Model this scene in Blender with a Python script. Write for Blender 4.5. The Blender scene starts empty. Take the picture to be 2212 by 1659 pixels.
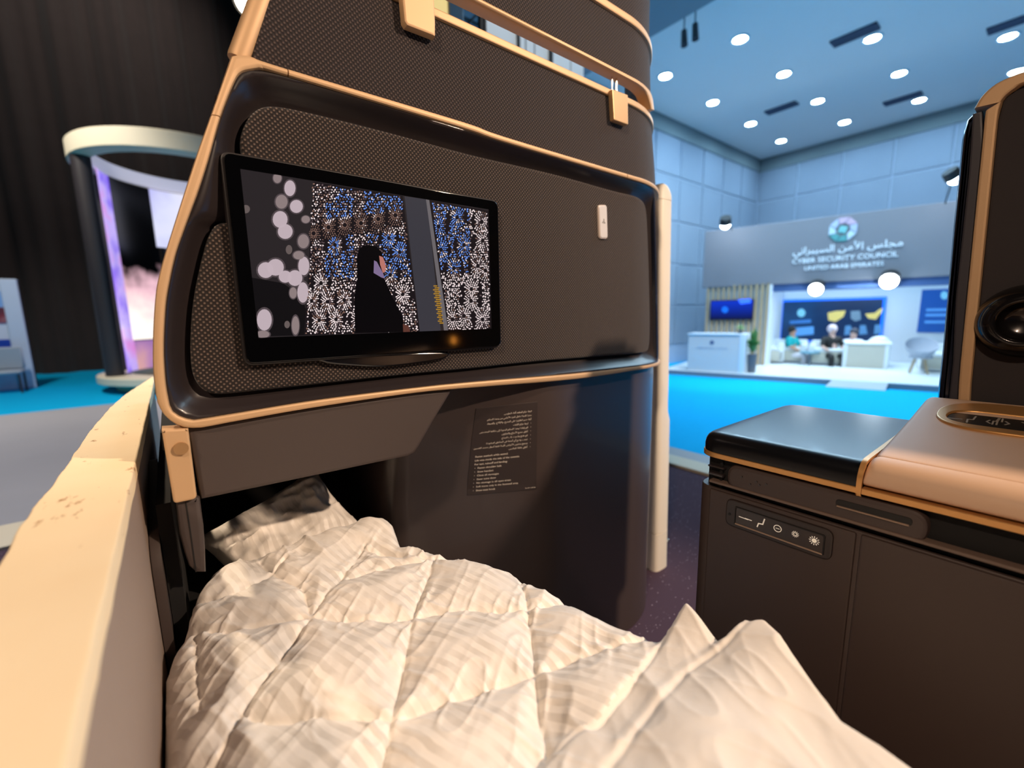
import bpy, bmesh, math, random
import numpy as np
from mathutils import Vector, Matrix
from mathutils.geometry import delaunay_2d_cdt

random.seed(7)
rng = np.random.default_rng(7)
scn = bpy.context.scene
COL = scn.collection
H = 1.5                      # camera height above the hall floor; all numbers below are relative to the eye, shifted at the end

# ------------------------------------------------------------------ camera
FPX, CXP, CYP = 938.0, 1106.0, 829.5


def _n(v):
    v = np.array(v, float)
    return v / np.linalg.norm(v)


_X = _n((1215, 170, -FPX))
_Y = np.array((-743., 135, -FPX))
_Y = _n(_Y - _X * (_X @ _Y))
_Z = np.cross(_X, _Y)
RM = np.array([_X, _Y, _Z])
cam_d = bpy.data.cameras.new('camera')
cam = bpy.data.objects.new('camera', cam_d)
COL.objects.link(cam)
cam.matrix_world = Matrix([list(r) + [0] for r in RM] + [[0, 0, 0, 1]])
cam_d.sensor_width = 36
cam_d.lens = 36 * FPX / 2212
cam_d.clip_start = 0.01
cam_d.clip_end = 200
cam_d.dof.use_dof = True
cam_d.dof.focus_distance = 0.84
cam_d.dof.aperture_fstop = (cam_d.lens / 1000) / 0.0080
scn.camera = cam

# ------------------------------------------------------------------ world, lamps, exposure
scn.view_settings.view_transform = 'Standard'
scn.view_settings.look = 'None'
scn.view_settings.exposure = 0.0
scn.view_settings.gamma = 1.0
scn.view_settings.use_curve_mapping = False
scn.cycles.use_denoising = True
scn.cycles.max_bounces = 8
scn.cycles.diffuse_bounces = 4
scn.cycles.glossy_bounces = 3
scn.cycles.sample_clamp_indirect = 6
w = bpy.data.worlds.new('hall_gloom')
scn.world = w
w.use_nodes = True
w.node_tree.nodes['Background'].inputs[0].default_value = (0.75, 0.8, 1.0, 1)
w.node_tree.nodes['Background'].inputs[1].default_value = 0.012


def lamp(name, kind, loc, target, energy, color, size=0.1, angle=60, blend=0.4):
    d = bpy.data.lights.new(name, kind)
    d.energy = energy
    d.color = color
    if kind == 'SPOT':
        d.spot_size = math.radians(angle)
        d.spot_blend = blend
        d.shadow_soft_size = size
    elif kind == 'AREA':
        d.shape = 'DISK'
        d.size = size
    else:
        d.shadow_soft_size = size
    o = bpy.data.objects.new(name, d)
    COL.objects.link(o)
    o.location = loc
    o.rotation_euler = (Vector(target) - Vector(loc)).to_track_quat('-Z', 'Y').to_euler()
    return o


WARM = (1.0, 0.75, 0.55)
lamp('suite_spot', 'SPOT', (2.6, -2.4, 2.3), (0.35, 0.55, -0.25), 860, WARM, 0.06, 50, 0.5)
lamp('suite_spot', 'SPOT', (-1.5, -0.7, 1.9), (0.6, 0.3, -0.35), 190, WARM, 0.10, 64, 0.8)  # fill added from the left to brighten console front and shell
lamp('counter_fill', 'SPOT', (6.8, 1.6, 3.9), (9.7, 4.8, -1.0), 900, (.86, .93, 1.0), 0.15, 44, 0.8)  # added lamp, brightens the booth counter from the front
lamp('suite_spot', 'SPOT', (-1.2, 3.4, 3.0), (-0.12, 1.75, -0.2), 720, (1.0, 0.78, 0.56), 0.08, 30, 0.9)
lamp('hall_wash', 'AREA', (9.5, 3.2, 4.6), (9.5, 3.2, 0), 400, (0.56, 0.82, 1.0), 5.0)
lamp('hall_wash', 'AREA', (7.5, -1.0, 4.6), (7.5, -1.0, 0), 330, (0.56, 0.82, 1.0), 4.0)
lamp('left_fill', 'SPOT', (-3.0, 10.0, 6.5), (-2.0, 12.5, -1.5), 1700, (1.0, 0.93, 0.82), 0.4, 100, 0.6)  # unseen fill added to brighten kiosk ring and poster wall
lamp('gap_panel_fill', 'SPOT', (3.2, 1.2, 4.2), (3.4, 4.0, 3.2), 260, (0.92, 0.97, 1.0), 0.3, 80, 0.8)  # added lamp that brightens the pale panels behind the gap
lamp('drape_fill', 'SPOT', (0.5, 13.5, 13.0), (-1.5, 19, 8.0), 2600, (1.0, 0.86, 0.76), 0.4, 80, 1.0)  # added lamp, browns the drape top in place of lens flare haze
lamp('deck_fill', 'SPOT', (-2.5, 4.0, 5.5), (-2.0, 6.0, -1.2), 1700, (1.0, 0.93, 0.9), 0.4, 90, 0.7)  # unseen fill added to lift the grey deck


# ------------------------------------------------------------------ pixel rays to points on real planes
def ray(u, v):
    return RM @ np.array((u - CXP, -(v - CYP), -FPX))


def atx(u, v, x):
    d = ray(u, v)
    return d * (x / d[0])


def aty(u, v, y):
    d = ray(u, v)
    return d * (y / d[1])


def atz(u, v, z):
    d = ray(u, v)
    return d * (z / d[2])


# ------------------------------------------------------------------ materials
def lin(c):
    out = []
    for k in c[:3]:
        k = k / 255.0
        out.append(k / 12.92 if k <= 0.04045 else ((k + 0.055) / 1.055) ** 2.4)
    return (*out, 1.0)


MATS = {}


def mat(name, rgb, rough=0.5, metal=0.0, emit=None, es=1.0, coat=0.0, noise=None, bump=None, sheen=0.0, spec=0.5, trans=0.0):
    if name in MATS:
        return MATS[name]
    m = bpy.data.materials.new(name)
    m.use_nodes = True
    nt = m.node_tree
    b = nt.nodes['Principled BSDF']
    b.inputs['Base Color'].default_value = lin(rgb)
    b.inputs['Roughness'].default_value = rough
    b.inputs['Metallic'].default_value = metal
    b.inputs['Coat Weight'].default_value = coat
    b.inputs['Coat Roughness'].default_value = 0.08
    b.inputs['Sheen Weight'].default_value = sheen
    b.inputs['Specular IOR Level'].default_value = spec
    b.inputs['Transmission Weight'].default_value = trans
    if emit is not None:
        b.inputs['Emission Color'].default_value = lin(emit)
        b.inputs['Emission Strength'].default_value = es
    tc = nt.nodes.new('ShaderNodeTexCoord')
    if noise:
        scale, amt = noise
        nz = nt.nodes.new('ShaderNodeTexNoise')
        nz.inputs['Scale'].default_value = scale
        nz.inputs['Detail'].default_value = 4
        nt.links.new(tc.outputs['Object'], nz.inputs['Vector'])
        mx = nt.nodes.new('ShaderNodeMix')
        mx.data_type = 'RGBA'
        c = lin(rgb)
        mx.inputs['A'].default_value = (c[0] * (1 - amt), c[1] * (1 - amt), c[2] * (1 - amt), 1)
        mx.inputs['B'].default_value = (min(1, c[0] * (1 + amt)), min(1, c[1] * (1 + amt)), min(1, c[2] * (1 + amt)), 1)
        nt.links.new(nz.outputs['Fac'], mx.inputs['Factor'])
        nt.links.new(mx.outputs['Result'], b.inputs['Base Color'])
    if bump:
        scale, st, dist = bump
        nb = nt.nodes.new('ShaderNodeTexNoise')
        nb.inputs['Scale'].default_value = scale
        nb.inputs['Detail'].default_value = 3
        nt.links.new(tc.outputs['Object'], nb.inputs['Vector'])
        bp = nt.nodes.new('ShaderNodeBump')
        bp.inputs['Strength'].default_value = st
        bp.inputs['Distance'].default_value = dist
        nt.links.new(nb.outputs['Fac'], bp.inputs['Height'])
        nt.links.new(bp.outputs['Normal'], b.inputs['Normal'])
    MATS[name] = m
    return m


def nodes_of(m):
    return m.node_tree, m.node_tree.nodes['Principled BSDF']


def weave_mat(name, dark, light, period, rot=0.78, rough=0.9, axis='xz'):
    """woven cloth: small raised dots in a diamond grid"""
    m = mat(name, dark, rough, sheen=0.25, spec=0.2)
    nt, b = nodes_of(m)
    N = nt.nodes.new
    tc = N('ShaderNodeTexCoord')
    sx = N('ShaderNodeSeparateXYZ')
    nt.links.new(tc.outputs['Object'], sx.inputs[0])

    def math_(op, a, bb=None):
        q = N('ShaderNodeMath')
        q.operation = op
        for i, val in enumerate((a, bb)):
            if val is None:
                continue
            if hasattr(val, 'links'):
                nt.links.new(val, q.inputs[i])
            else:
                q.inputs[i].default_value = val
        return q.outputs[0]
    p = sx.outputs[{'x': 0, 'y': 1, 'z': 2}[axis[0]]]
    r = sx.outputs[{'x': 0, 'y': 1, 'z': 2}[axis[1]]]
    k = 2 * math.pi / period
    c_, s_ = math.cos(rot), math.sin(rot)
    uu = math_('ADD', math_('MULTIPLY', p, k * c_), math_('MULTIPLY', r, k * s_))
    vv = math_('SUBTRACT', math_('MULTIPLY', p, k * s_), math_('MULTIPLY', r, k * c_))
    pr = math_('MULTIPLY', math_('SINE', uu), math_('SINE', vv))
    ramp = N('ShaderNodeValToRGB')
    ramp.color_ramp.elements[0].position = 0.25
    ramp.color_ramp.elements[0].color = lin(dark)
    ramp.color_ramp.elements[1].position = 0.75
    ramp.color_ramp.elements[1].color = lin(light)
    nt.links.new(pr, ramp.inputs[0])
    nt.links.new(ramp.outputs[0], b.inputs['Base Color'])
    bp = N('ShaderNodeBump')
    bp.inputs['Strength'].default_value = 0.5
    bp.inputs['Distance'].default_value = 0.0012
    nt.links.new(pr, bp.inputs['Height'])
    nt.links.new(bp.outputs['Normal'], b.inputs['Normal'])
    return m


M_gold = mat('champagne_metal', (202, 166, 126), 0.55, 0.3, bump=(900, 0.05, 0.001))
M_ivory = mat('ivory_metal', (244, 236, 220), 0.4, 0.05)
M_goldsat = mat('satin_bronze_rim', (205, 152, 92), 0.38, 0.6)
M_plastic = mat('dark_brown_moulding', (42, 36, 37), 0.30, coat=0.12, spec=0.5)
M_gloss = mat('gloss_black', (16, 15, 17), 0.16, coat=0.6)
M_flap = mat('dark_taupe_panel', (66, 56, 53), 0.55, bump=(700, 0.1, 0.0008))
M_cab = mat('dark_lacquer_side', (66, 56, 54), 0.38, coat=0.2, bump=(900, 0.05, 0.0005))
M_fab = weave_mat('charcoal_weave', (34, 28, 27), (104, 89, 80), 0.0086, 0.0)
M_fabu = weave_mat('charcoal_weave_upper', (36, 30, 31), (84, 71, 67), 0.0088, 0.0)
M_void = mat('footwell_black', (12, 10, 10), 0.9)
M_tan = mat('tan_leather', (208, 172, 142), 0.55, bump=(450, 0.15, 0.0008))
M_white = mat('white_print', (235, 225, 212), 0.6)
M_cream = mat('cream_print', (246, 234, 218), 0.6)
M_brown = mat('console_brown', (62, 49, 45), 0.48, bump=(900, 0.08, 0.0006))
M_black = mat('matt_black', (14, 12, 12), 0.6)
M_chrome = mat('chrome', (220, 215, 205), 0.12, 1.0)
M_glass = mat('screen_glass', (4, 4, 5), 0.07, spec=0.5)
M_navy = mat('navy_gloss', (20, 24, 38), 0.22, coat=0.3)


# ------------------------------------------------------------------ object helpers
WLOC = {}


def thing(name, label, cat, loc=(0, 0, 0), group=None, kind=None):
    o = bpy.data.objects.new(name, None)
    o.empty_display_size = 0.05
    COL.objects.link(o)
    o.location = loc
    WLOC[o] = Vector(loc)
    o['label'] = label
    o['category'] = cat
    if group:
        o['group'] = group
    if kind:
        o['kind'] = kind
    return o


def tag(o, label, cat=None, group=None, kind=None):
    if label:
        o['label'] = label
    if cat:
        o['category'] = cat
    if group:
        o['group'] = group
    if kind:
        o['kind'] = kind
    return o


def obj(name, geo, material, parent=None, smooth=40, loc=None):
    """geo: bmesh or (verts, faces); coordinates in eye space unless loc is given"""
    me = bpy.data.meshes.new(name)
    if isinstance(geo, tuple):
        me.from_pydata([tuple(map(float, p)) for p in geo[0]], [], geo[1])
    else:
        geo.to_mesh(me)
        geo.free()
    mats = material if isinstance(material, (list, tuple)) else [material]
    for m in mats:
        me.materials.append(m)
    if smooth:
        me.polygons.foreach_set('use_smooth', [True] * len(me.polygons))
        me.set_sharp_from_angle(angle=math.radians(smooth))
    me.update()
    o = bpy.data.objects.new(name, me)
    COL.objects.link(o)
    off = Vector((0, 0, 0))
    if loc is not None:
        o.location = loc
        off = Vector(loc)
    if parent is not None:
        o.parent = parent
        if loc is None:
            o.location = -WLOC[parent]
            off = Vector((0, 0, 0))
    WLOC[o] = off if parent is None or loc is None else WLOC[parent] + off
    return o


def bm_join(*bms):
    out = bmesh.new()
    for b in bms:
        me = bpy.data.meshes.new('tmp')
        b.to_mesh(me)
        b.free()
        out.from_mesh(me)
        bpy.data.meshes.remove(me)
    return out


def box_bm(lo, hi, bev=0.0, rot=None, seg=1):
    bm = bmesh.new()
    bmesh.ops.create_cube(bm, size=1)
    lo, hi = Vector(lo), Vector(hi)
    for v in bm.verts:
        v.co = Vector(((lo[i] + hi[i]) / 2 + v.co[i] * (hi[i] - lo[i]) for i in range(3)))
    if bev:
        bmesh.ops.bevel(bm, geom=bm.edges[:], offset=bev, segments=seg, affect='EDGES', profile=0.6)
    if rot is not None:
        c = (lo + hi) / 2
        bmesh.ops.rotate(bm, cent=c, matrix=rot, verts=bm.verts)
    return bm


def cyl_bm(p, q, r, n=16, r2=None, cap=True):
    bm = bmesh.new()
    p, q = Vector(p), Vector(q)
    d = q - p
    bmesh.ops.create_cone(bm, cap_ends=cap, segments=n, radius1=r, radius2=r if r2 is None else r2, depth=d.length)
    M = Matrix.Translation((p + q) / 2) @ d.to_track_quat('Z', 'Y').to_matrix().to_4x4()
    bmesh.ops.transform(bm, matrix=M, verts=bm.verts)
    return bm


def sph_bm(c, r, sc=(1, 1, 1), u=20, v=12):
    bm = bmesh.new()
    bmesh.ops.create_uvsphere(bm, u_segments=u, v_segments=v, radius=r)
    for q in bm.verts:
        q.co = Vector((q.co[i] * sc[i] + c[i] for i in range(3)))
    return bm


def tube_bm(pts, r, n=10, close=False):
    """round tube along a polyline; r a number or a list"""
    pts = [Vector(p) for p in pts]
    verts, faces = [], []
    up = Vector((0.13, 0.21, 0.97))
    m = len(pts)
    for i, p in enumerate(pts):
        a = pts[(i - 1) % m] if (close or i > 0) else p
        b = pts[(i + 1) % m] if (close or i < m - 1) else p
        t = (b - a).normalized()
        s = t.cross(up)
        if s.length < 1e-4:
            s = t.cross(Vector((1, 0, 0)))
        s.normalize()
        q = s.cross(t)
        rr = r[i] if isinstance(r, (list, tuple)) else r
        for k in range(n):
            an = 2 * math.pi * k / n
            verts.append(p + s * math.cos(an) * rr + q * math.sin(an) * rr)
    for i in range(m if close else m - 1):
        j = (i + 1) % m
        for k in range(n):
            k2 = (k + 1) % n
            faces.append((i * n + k, i * n + k2, j * n + k2, j * n + k))
    if not close:
        faces.append(tuple(range(n))[::-1])
        faces.append(tuple((m - 1) * n + k for k in range(n)))
    return verts, faces


def resample(pts, n=None, cell=None, close=False):
    P = np.array(pts, float)
    if close:
        P = np.vstack([P, P[:1]])
    d = np.r_[0, np.cumsum(np.linalg.norm(np.diff(P, axis=0), axis=1))]
    if n is None:
        n = max(2, int(math.ceil(d[-1] / cell)) + 1)
    t = np.linspace(0, d[-1], n)
    out = np.stack([np.interp(t, d, P[:, k]) for k in range(P.shape[1])], 1)
    return out[:-1] if close else out


def smooth_path(pts, k=6, close=False):
    """Catmull-Rom through the points"""
    P = [np.array(p, float) for p in pts]
    n = len(P)
    out = []
    rngi = range(n) if close else range(n - 1)
    for i in rngi:
        p1, p2 = P[i], P[(i + 1) % n]
        p0 = P[(i - 1) % n] if (close or i > 0) else 2 * p1 - p2
        p3 = P[(i + 2) % n] if (close or i < n - 2) else 2 * p2 - p1
        for j in range(k):
            t = j / k
            out.append(0.5 * ((2 * p1) + (-p0 + p2) * t + (2 * p0 - 5 * p1 + 4 * p2 - p3) * t * t + (-p0 + 3 * p1 - 3 * p2 + p3) * t ** 3))
    if not close:
        out.append(P[-1])
    return np.array(out)


def area2(P):
    x, y = P[:, 0], P[:, 1]
    return 0.5 * np.sum(x * np.roll(y, -1) - np.roll(x, -1) * y)


def round_poly(pts, rad, n=6):
    out = []
    m = len(pts)
    for i in range(m):
        p = np.array(pts[i], float)
        a = np.array(pts[i - 1], float) - p
        b = np.array(pts[(i + 1) % m], float) - p
        r = rad[i] if isinstance(rad, (list, tuple)) else rad
        if r <= 0:
            out.append(p)
            continue
        la, lb = np.linalg.norm(a), np.linalg.norm(b)
        r_ = min(r, 0.49 * la, 0.49 * lb)
        s, e = p + a / la * r_, p + b / lb * r_
        for k in range(n + 1):
            t = k / n
            out.append((1 - t) ** 2 * s + 2 * t * (1 - t) * p + t * t * e)
    return np.array(out)


def clean_poly(P, eps=1e-6):
    P = np.array(P, float)
    keep = [i for i in range(len(P)) if np.linalg.norm(P[i] - P[i - 1]) > eps]
    P = P[keep]
    if area2(P) < 0:
        P = P[::-1]
    return P


def inset(P, d):
    e = np.roll(P, -1, 0) - P
    L = np.linalg.norm(e, axis=1, keepdims=True)
    e = e / L
    nrm = np.stack([-e[:, 1], e[:, 0]], 1)
    a, b = np.roll(nrm, 1, 0), nrm
    m = a + b
    den = np.maximum(0.35, 1 + np.sum(a * b, axis=1, keepdims=True))
    return P + m / den * d


def fill2d(P, cell):
    lo, hi = P.min(0), P.max(0)
    pts = [Vector(p) for p in P]
    n = len(pts)
    gx = np.arange(lo[0] + cell / 2, hi[0], cell)
    gy = np.arange(lo[1] + cell / 2, hi[1], cell)
    if len(gx) * len(gy) < 20000:
        A = P
        B = np.roll(P, -1, 0)
        for x in gx:
            for y in gy:
                cond = (A[:, 1] > y) != (B[:, 1] > y)
                if not cond.any():
                    continue
                xi = A[cond, 0] + (y - A[cond, 1]) * (B[cond, 0] - A[cond, 0]) / (B[cond, 1] - A[cond, 1])
                if np.sum(xi > x) % 2:
                    pts.append(Vector((x, y)))
    r = delaunay_2d_cdt(pts, [(i, (i + 1) % n) for i in range(n)], [], 1, 1e-7)
    return r[0], r[2], r[3], n


def panel(poly, f, front, back, bev=0.002, cell=0.05, seg=0.05, backcap=True, crown=None):
    """a plate with rounded front edges: poly in (a, z), f(a, z, off) gives the point; off grows away from the viewer"""
    P = clean_poly(poly)
    Q = []
    for i in range(len(P)):
        p, q = P[i], P[(i + 1) % len(P)]
        k = max(1, int(np.linalg.norm(q - p) / seg))
        for j in range(k):
            Q.append(p + (q - p) * j / k)
    P = np.array(Q)
    n = len(P)
    verts, faces = [], []
    rings = [(0, back), (0, front + bev), (0.3 * bev, front + 0.3 * bev), (bev, front), (1.3 * bev, front)] if bev > 0 else [(0, back), (0, front)]
    for ins, off in rings:
        R_ = inset(P, ins) if ins else P
        for p in R_:
            verts.append(f(p[0], p[1], off))
    for k in range(len(rings) - 1):
        for i in range(n):
            j = (i + 1) % n
            faces.append((k * n + i, k * n + j, (k + 1) * n + j, (k + 1) * n + i))
    R_ = inset(P, 1.3 * bev) if bev > 0 else P
    v2, fc, orig, n0 = fill2d(R_, cell)
    top = (len(rings) - 1) * n
    idx = []
    for i, v in enumerate(v2):
        o = [k for k in orig[i] if k < n]
        if o:
            idx.append(top + o[0])
        else:
            c = front if crown is None else front + crown(v[0], v[1])
            verts.append(f(v[0], v[1], c))
            idx.append(len(verts) - 1)
    for t in fc:
        faces.append(tuple(idx[k] for k in t))
    if backcap:
        faces.append(tuple(range(n))[::-1])
    bm = bmesh.new()
    bv = [bm.verts.new(tuple(map(float, p))) for p in verts]
    for t in faces:
        try:
            bm.faces.new([bv[k] for k in t])
        except ValueError:
            pass
    bmesh.ops.remove_doubles(bm, verts=bm.verts, dist=1e-6)
    bmesh.ops.recalc_face_normals(bm, faces=bm.faces)
    return bm


def strip(outer, inner, f, front, back, bev=0.002, n=60, close=False):
    """a band between two edge lines, rounded in section"""
    A = resample(outer, n=n, close=close)
    B = resample(inner, n=n, close=close)
    m = len(A)
    W = np.linalg.norm(B - A, axis=1, keepdims=True)
    t = (B - A) / np.maximum(W, 1e-9)
    bv = np.minimum(bev, 0.36 * W)
    prof = [(A, back), (A, front + bev), (A + t * bv * 0.3, front + bev * 0.3), (A + t * bv, front), (A + t * bv * 1.3, front),
            (B - t * bv * 1.3, front), (B - t * bv, front), (B - t * bv * 0.3, front + bev * 0.3), (B, front + bev), (B, back)]
    verts, faces = [], []
    for P, off in prof:
        for p in P:
            verts.append(f(p[0], p[1], off))
    L = len(prof)
    for k in range(L):
        k2 = (k + 1) % L
        for i in range(m if close else m - 1):
            j = (i + 1) % m
            faces.append((k * m + i, k * m + j, k2 * m + j, k2 * m + i))
    if not close:
        faces.append(tuple(k * m for k in range(L)))
        faces.append(tuple(k * m + m - 1 for k in range(L))[::-1])
    bm = bmesh.new()
    b = [bm.verts.new(tuple(map(float, p))) for p in verts]
    for q in faces:
        bm.faces.new([b[k] for k in q])
    bmesh.ops.recalc_face_normals(bm, faces=bm.faces)
    return bm


def loft(rings, close=True):
    """quads between rings of equal count (list of lists of 3-D points)"""
    n = len(rings[0])
    verts = [tuple(map(float, p)) for r in rings for p in r]
    faces = []
    for k in range(len(rings) - 1):
        for i in range(n if close else n - 1):
            j = (i + 1) % n
            faces.append((k * n + i, k * n + j, (k + 1) * n + j, (k + 1) * n + i))
    return verts, faces


# ---- lettering ----------------------------------------------------------
AR = {'ا': (0xFE8D, 2), 'أ': (0xFE83, 2), 'إ': (0xFE87, 2), 'آ': (0xFE81, 2), 'ب': (0xFE8F, 4), 'ة': (0xFE93, 2), 'ت': (0xFE95, 4), 'ث': (0xFE99, 4),
      'ج': (0xFE9D, 4), 'ح': (0xFEA1, 4), 'خ': (0xFEA5, 4), 'د': (0xFEA9, 2), 'ذ': (0xFEAB, 2), 'ر': (0xFEAD, 2), 'ز': (0xFEAF, 2), 'س': (0xFEB1, 4),
      'ش': (0xFEB5, 4), 'ص': (0xFEB9, 4), 'ض': (0xFEBD, 4), 'ط': (0xFEC1, 4), 'ظ': (0xFEC5, 4), 'ع': (0xFEC9, 4), 'غ': (0xFECD, 4), 'ف': (0xFED1, 4),
      'ق': (0xFED5, 4), 'ك': (0xFED9, 4), 'ل': (0xFEDD, 4), 'م': (0xFEE1, 4), 'ن': (0xFEE5, 4), 'ه': (0xFEE9, 4), 'و': (0xFEED, 2), 'ى': (0xFEEF, 2),
      'ي': (0xFEF1, 4), 'ء': (0xFE80, 1)}
LAM = {'ا': 0xFEFB, 'أ': 0xFEF7, 'إ': 0xFEF9, 'آ': 0xFEF5}


def arabic(s):
    """joined letter shapes in visual (left to right) order"""
    out = []
    i = 0
    prev = False
    while i < len(s):
        c = s[i]
        if c not in AR:
            out.append(c)
            prev = False
            i += 1
            continue
        if c == 'ل' and i + 1 < len(s) and s[i + 1] in LAM:
            out.append(chr(LAM[s[i + 1]] + (1 if prev else 0)))
            prev = False
            i += 2
            continue
        base, forms = AR[c]
        nxt = i + 1 < len(s) and s[i + 1] in AR and AR[s[i + 1]][1] > 1
        if forms == 1:
            ch = base
            prev = False
        elif forms == 2:
            ch = base + (1 if prev else 0)
            prev = False
        else:
            ch = base + ((3 if nxt else 1) if prev else (2 if nxt else 0))
            prev = nxt
        out.append(chr(ch))
        i += 1
    return ''.join(reversed(out))


def text_geo(s):
    cu = bpy.data.curves.new('lettering', 'FONT')
    cu.body = s
    cu.resolution_u = 2
    o = bpy.data.objects.new('lettering', cu)
    COL.objects.link(o)
    bpy.context.view_layer.update()
    me = bpy.data.meshes.new_from_object(o.evaluated_get(bpy.context.evaluated_depsgraph_get()))
    V = np.array([v.co[:2] for v in me.vertices]) if len(me.vertices) else np.zeros((0, 2))
    F = [tuple(p.vertices) for p in me.polygons]
    bpy.data.objects.remove(o)
    bpy.data.curves.remove(cu)
    bpy.data.meshes.remove(me)
    return V, F


def text_at(lines, f, off):
    """lines: (string, x, z, size, align, bold) laid on surface f"""
    verts, faces = [], []
    for s, x, z, size, al, *_ in lines:
        V, F = text_geo(s)
        if not len(V):
            continue
        V = V * size
        if al == 'R':
            V[:, 0] += x - V[:, 0].max()
        elif al == 'C':
            V[:, 0] += x - (V[:, 0].max() + V[:, 0].min()) / 2
        else:
            V[:, 0] += x - V[:, 0].min()
        b = len(verts)
        for p in V:
            verts.append(f(p[0], z + p[1], off))
        faces += [tuple(b + k for k in t) for t in F]
    return verts, faces


# ================================================================== THE HALL
S_HALL = 1.25
ZF = -1.5            # hall floor below the eye
ZC = 5.175           # hall ceiling above the eye
XW, YW = 16.8, 7.3
ZD = -1.14           # display deck

# cyan carpet
M_cyan = mat('cyan_carpet', (0, 165, 220), 0.95, noise=(60, 0.06), spec=0.1)
o = obj('floor', box_bm((-14, -8, ZF - .1), (18, 20, ZF)), M_cyan, smooth=0)
tag(o, None, None, None, 'structure')
# ceiling
M_ceil = mat('hall_ceiling_paint', (232, 226, 220), 0.9, noise=(0.8, 0.02))
o = obj('ceiling', box_bm((4.4, -8, ZC), (18, YW + 1, ZC + .2)), M_ceil, smooth=0)
tag(o, None, None, None, 'structure')
# walls of square acoustic panels
M_wall = mat('hall_wall_backing', (176, 186, 202), 0.9)
M_wpan = mat('hall_wall_panel', (146, 156, 170), 0.85, noise=(1.5, 0.03))
wb = obj('wall_back', box_bm((XW + .03, -8, ZF), (XW + .3, YW + .3, ZC)), M_wall, smooth=0)
tag(wb, None, None, None, 'structure')
wl = obj('wall_left', box_bm((5.2, YW + .03, ZF), (XW + .3, YW + .3, ZC)), M_wall, smooth=0)
tag(wl, None, None, None, 'structure')
pm = None
PS, PH = 1.22, 1.18
for wallo, ax in ((wb, 0), (wl, 1)):
    for i in range(9):
        for j in range(5):
            lo = i * PS + 0.02
            if pm is None:
                o = obj('wall_panel', box_bm((0, 0, 0), (PS - .05, .03, PH - .05), .008), M_wpan, wallo, 0, loc=(0, 0, 0))
                pm = o
            else:
                o = pm.copy()
                COL.objects.link(o)
                o.parent = wallo
            z = -0.95 + j * PH
            if ax == 0:
                o.rotation_euler = (0, 0, math.radians(-90))
                o.location = (XW, YW - lo, z)
            else:
                o.rotation_euler = (0, 0, 0)
                o.location = (XW - lo - PS, YW, z)
M_cove = mat('cove_shade_grey', (128, 138, 140), 0.9)  # shade under the ceiling put into a darker band colour
o = obj('trim_1', box_bm((XW - .04, -8, ZC - .42), (XW + .03, YW, ZC), .01), M_cove, smooth=0)
tag(o, None, None, None, 'structure')
o = obj('trim_2', box_bm((5.2, YW - .04, ZC - .42), (XW - .045, YW + .03, ZC), .01), M_cove, smooth=0)
tag(o, None, None, None, 'structure')
# grey bulkhead edge beside the shell
p1, p2 = atz(1400, 84, 4.25), atz(1550, -3, 4.25)
dv = (p2 - p1) / np.linalg.norm((p2 - p1)[:2])
a_, b_ = p1 - dv * 2.0, p1 + dv * 7.0
nv = np.array((-dv[1], dv[0], 0))
if nv[0] > 0:
    nv = -nv
poly = [a_, b_, b_ + nv * 3.0, a_ + nv * 3.0]
vs = [tuple(p) for p in poly] + [tuple(p + np.array((0, 0, .5))) for p in poly]
o = obj('trim_3', (vs, [(0, 1, 2, 3), (7, 6, 5, 4), (0, 4, 5, 1), (1, 5, 6, 2), (2, 6, 7, 3), (3, 7, 4, 0)]), mat('bulkhead_grey', (150, 146, 148), 0.8), smooth=0)
tag(o, None, None, None, 'structure')

# downlights, two deep grid; row by distance, order from the left
LX = [16.1 * .575, 19.7 * .575, 23.35 * .575, 26.95 * .575]
LY = [10.7 * .575, 7.9 * .575, 5.2 * .575, 2.4 * .575]
M_lamp = mat('lamp_lens', (255, 255, 255), 0.4, emit=(176, 222, 255), es=230)
M_rim = mat('lamp_rim', (225, 228, 230), 0.4)
ORD = ['first', 'second', 'third', 'fourth']
ROW = ['nearest', 'second nearest', 'third', 'farthest']
first_l = None
for r_, x in enumerate(LX):
    k = 0
    for y in LY:
        if r_ == 0 and y < 4 or (r_ == 1 and y < 2):
            continue
        lab = 'bright round downlight, %s from the left in the %s ceiling row' % (ORD[k], ROW[r_])
        k += 1
        t = thing('ceiling_light', lab, 'ceiling light', (x, y, ZC), 'round downlights in the hall ceiling')
        if first_l is None:
            ri = obj('rim', loft([[(math.cos(a) * q, math.sin(a) * q, z) for a in np.linspace(0, 2 * math.pi, 28, endpoint=False)]
                                 for q, z in ((.17, 0), (.17, -.02), (.15, -.025), (.12, -.012))]), M_rim, t, loc=(0, 0, 0))
            le = obj('lens', cyl_bm((0, 0, -.004), (0, 0, -.016), .118, 28), M_lamp, t, loc=(0, 0, 0))
            first_l = (ri, le)
        else:
            for q in first_l:
                c = q.copy()
                COL.objects.link(c)
                c.parent = t
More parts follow.
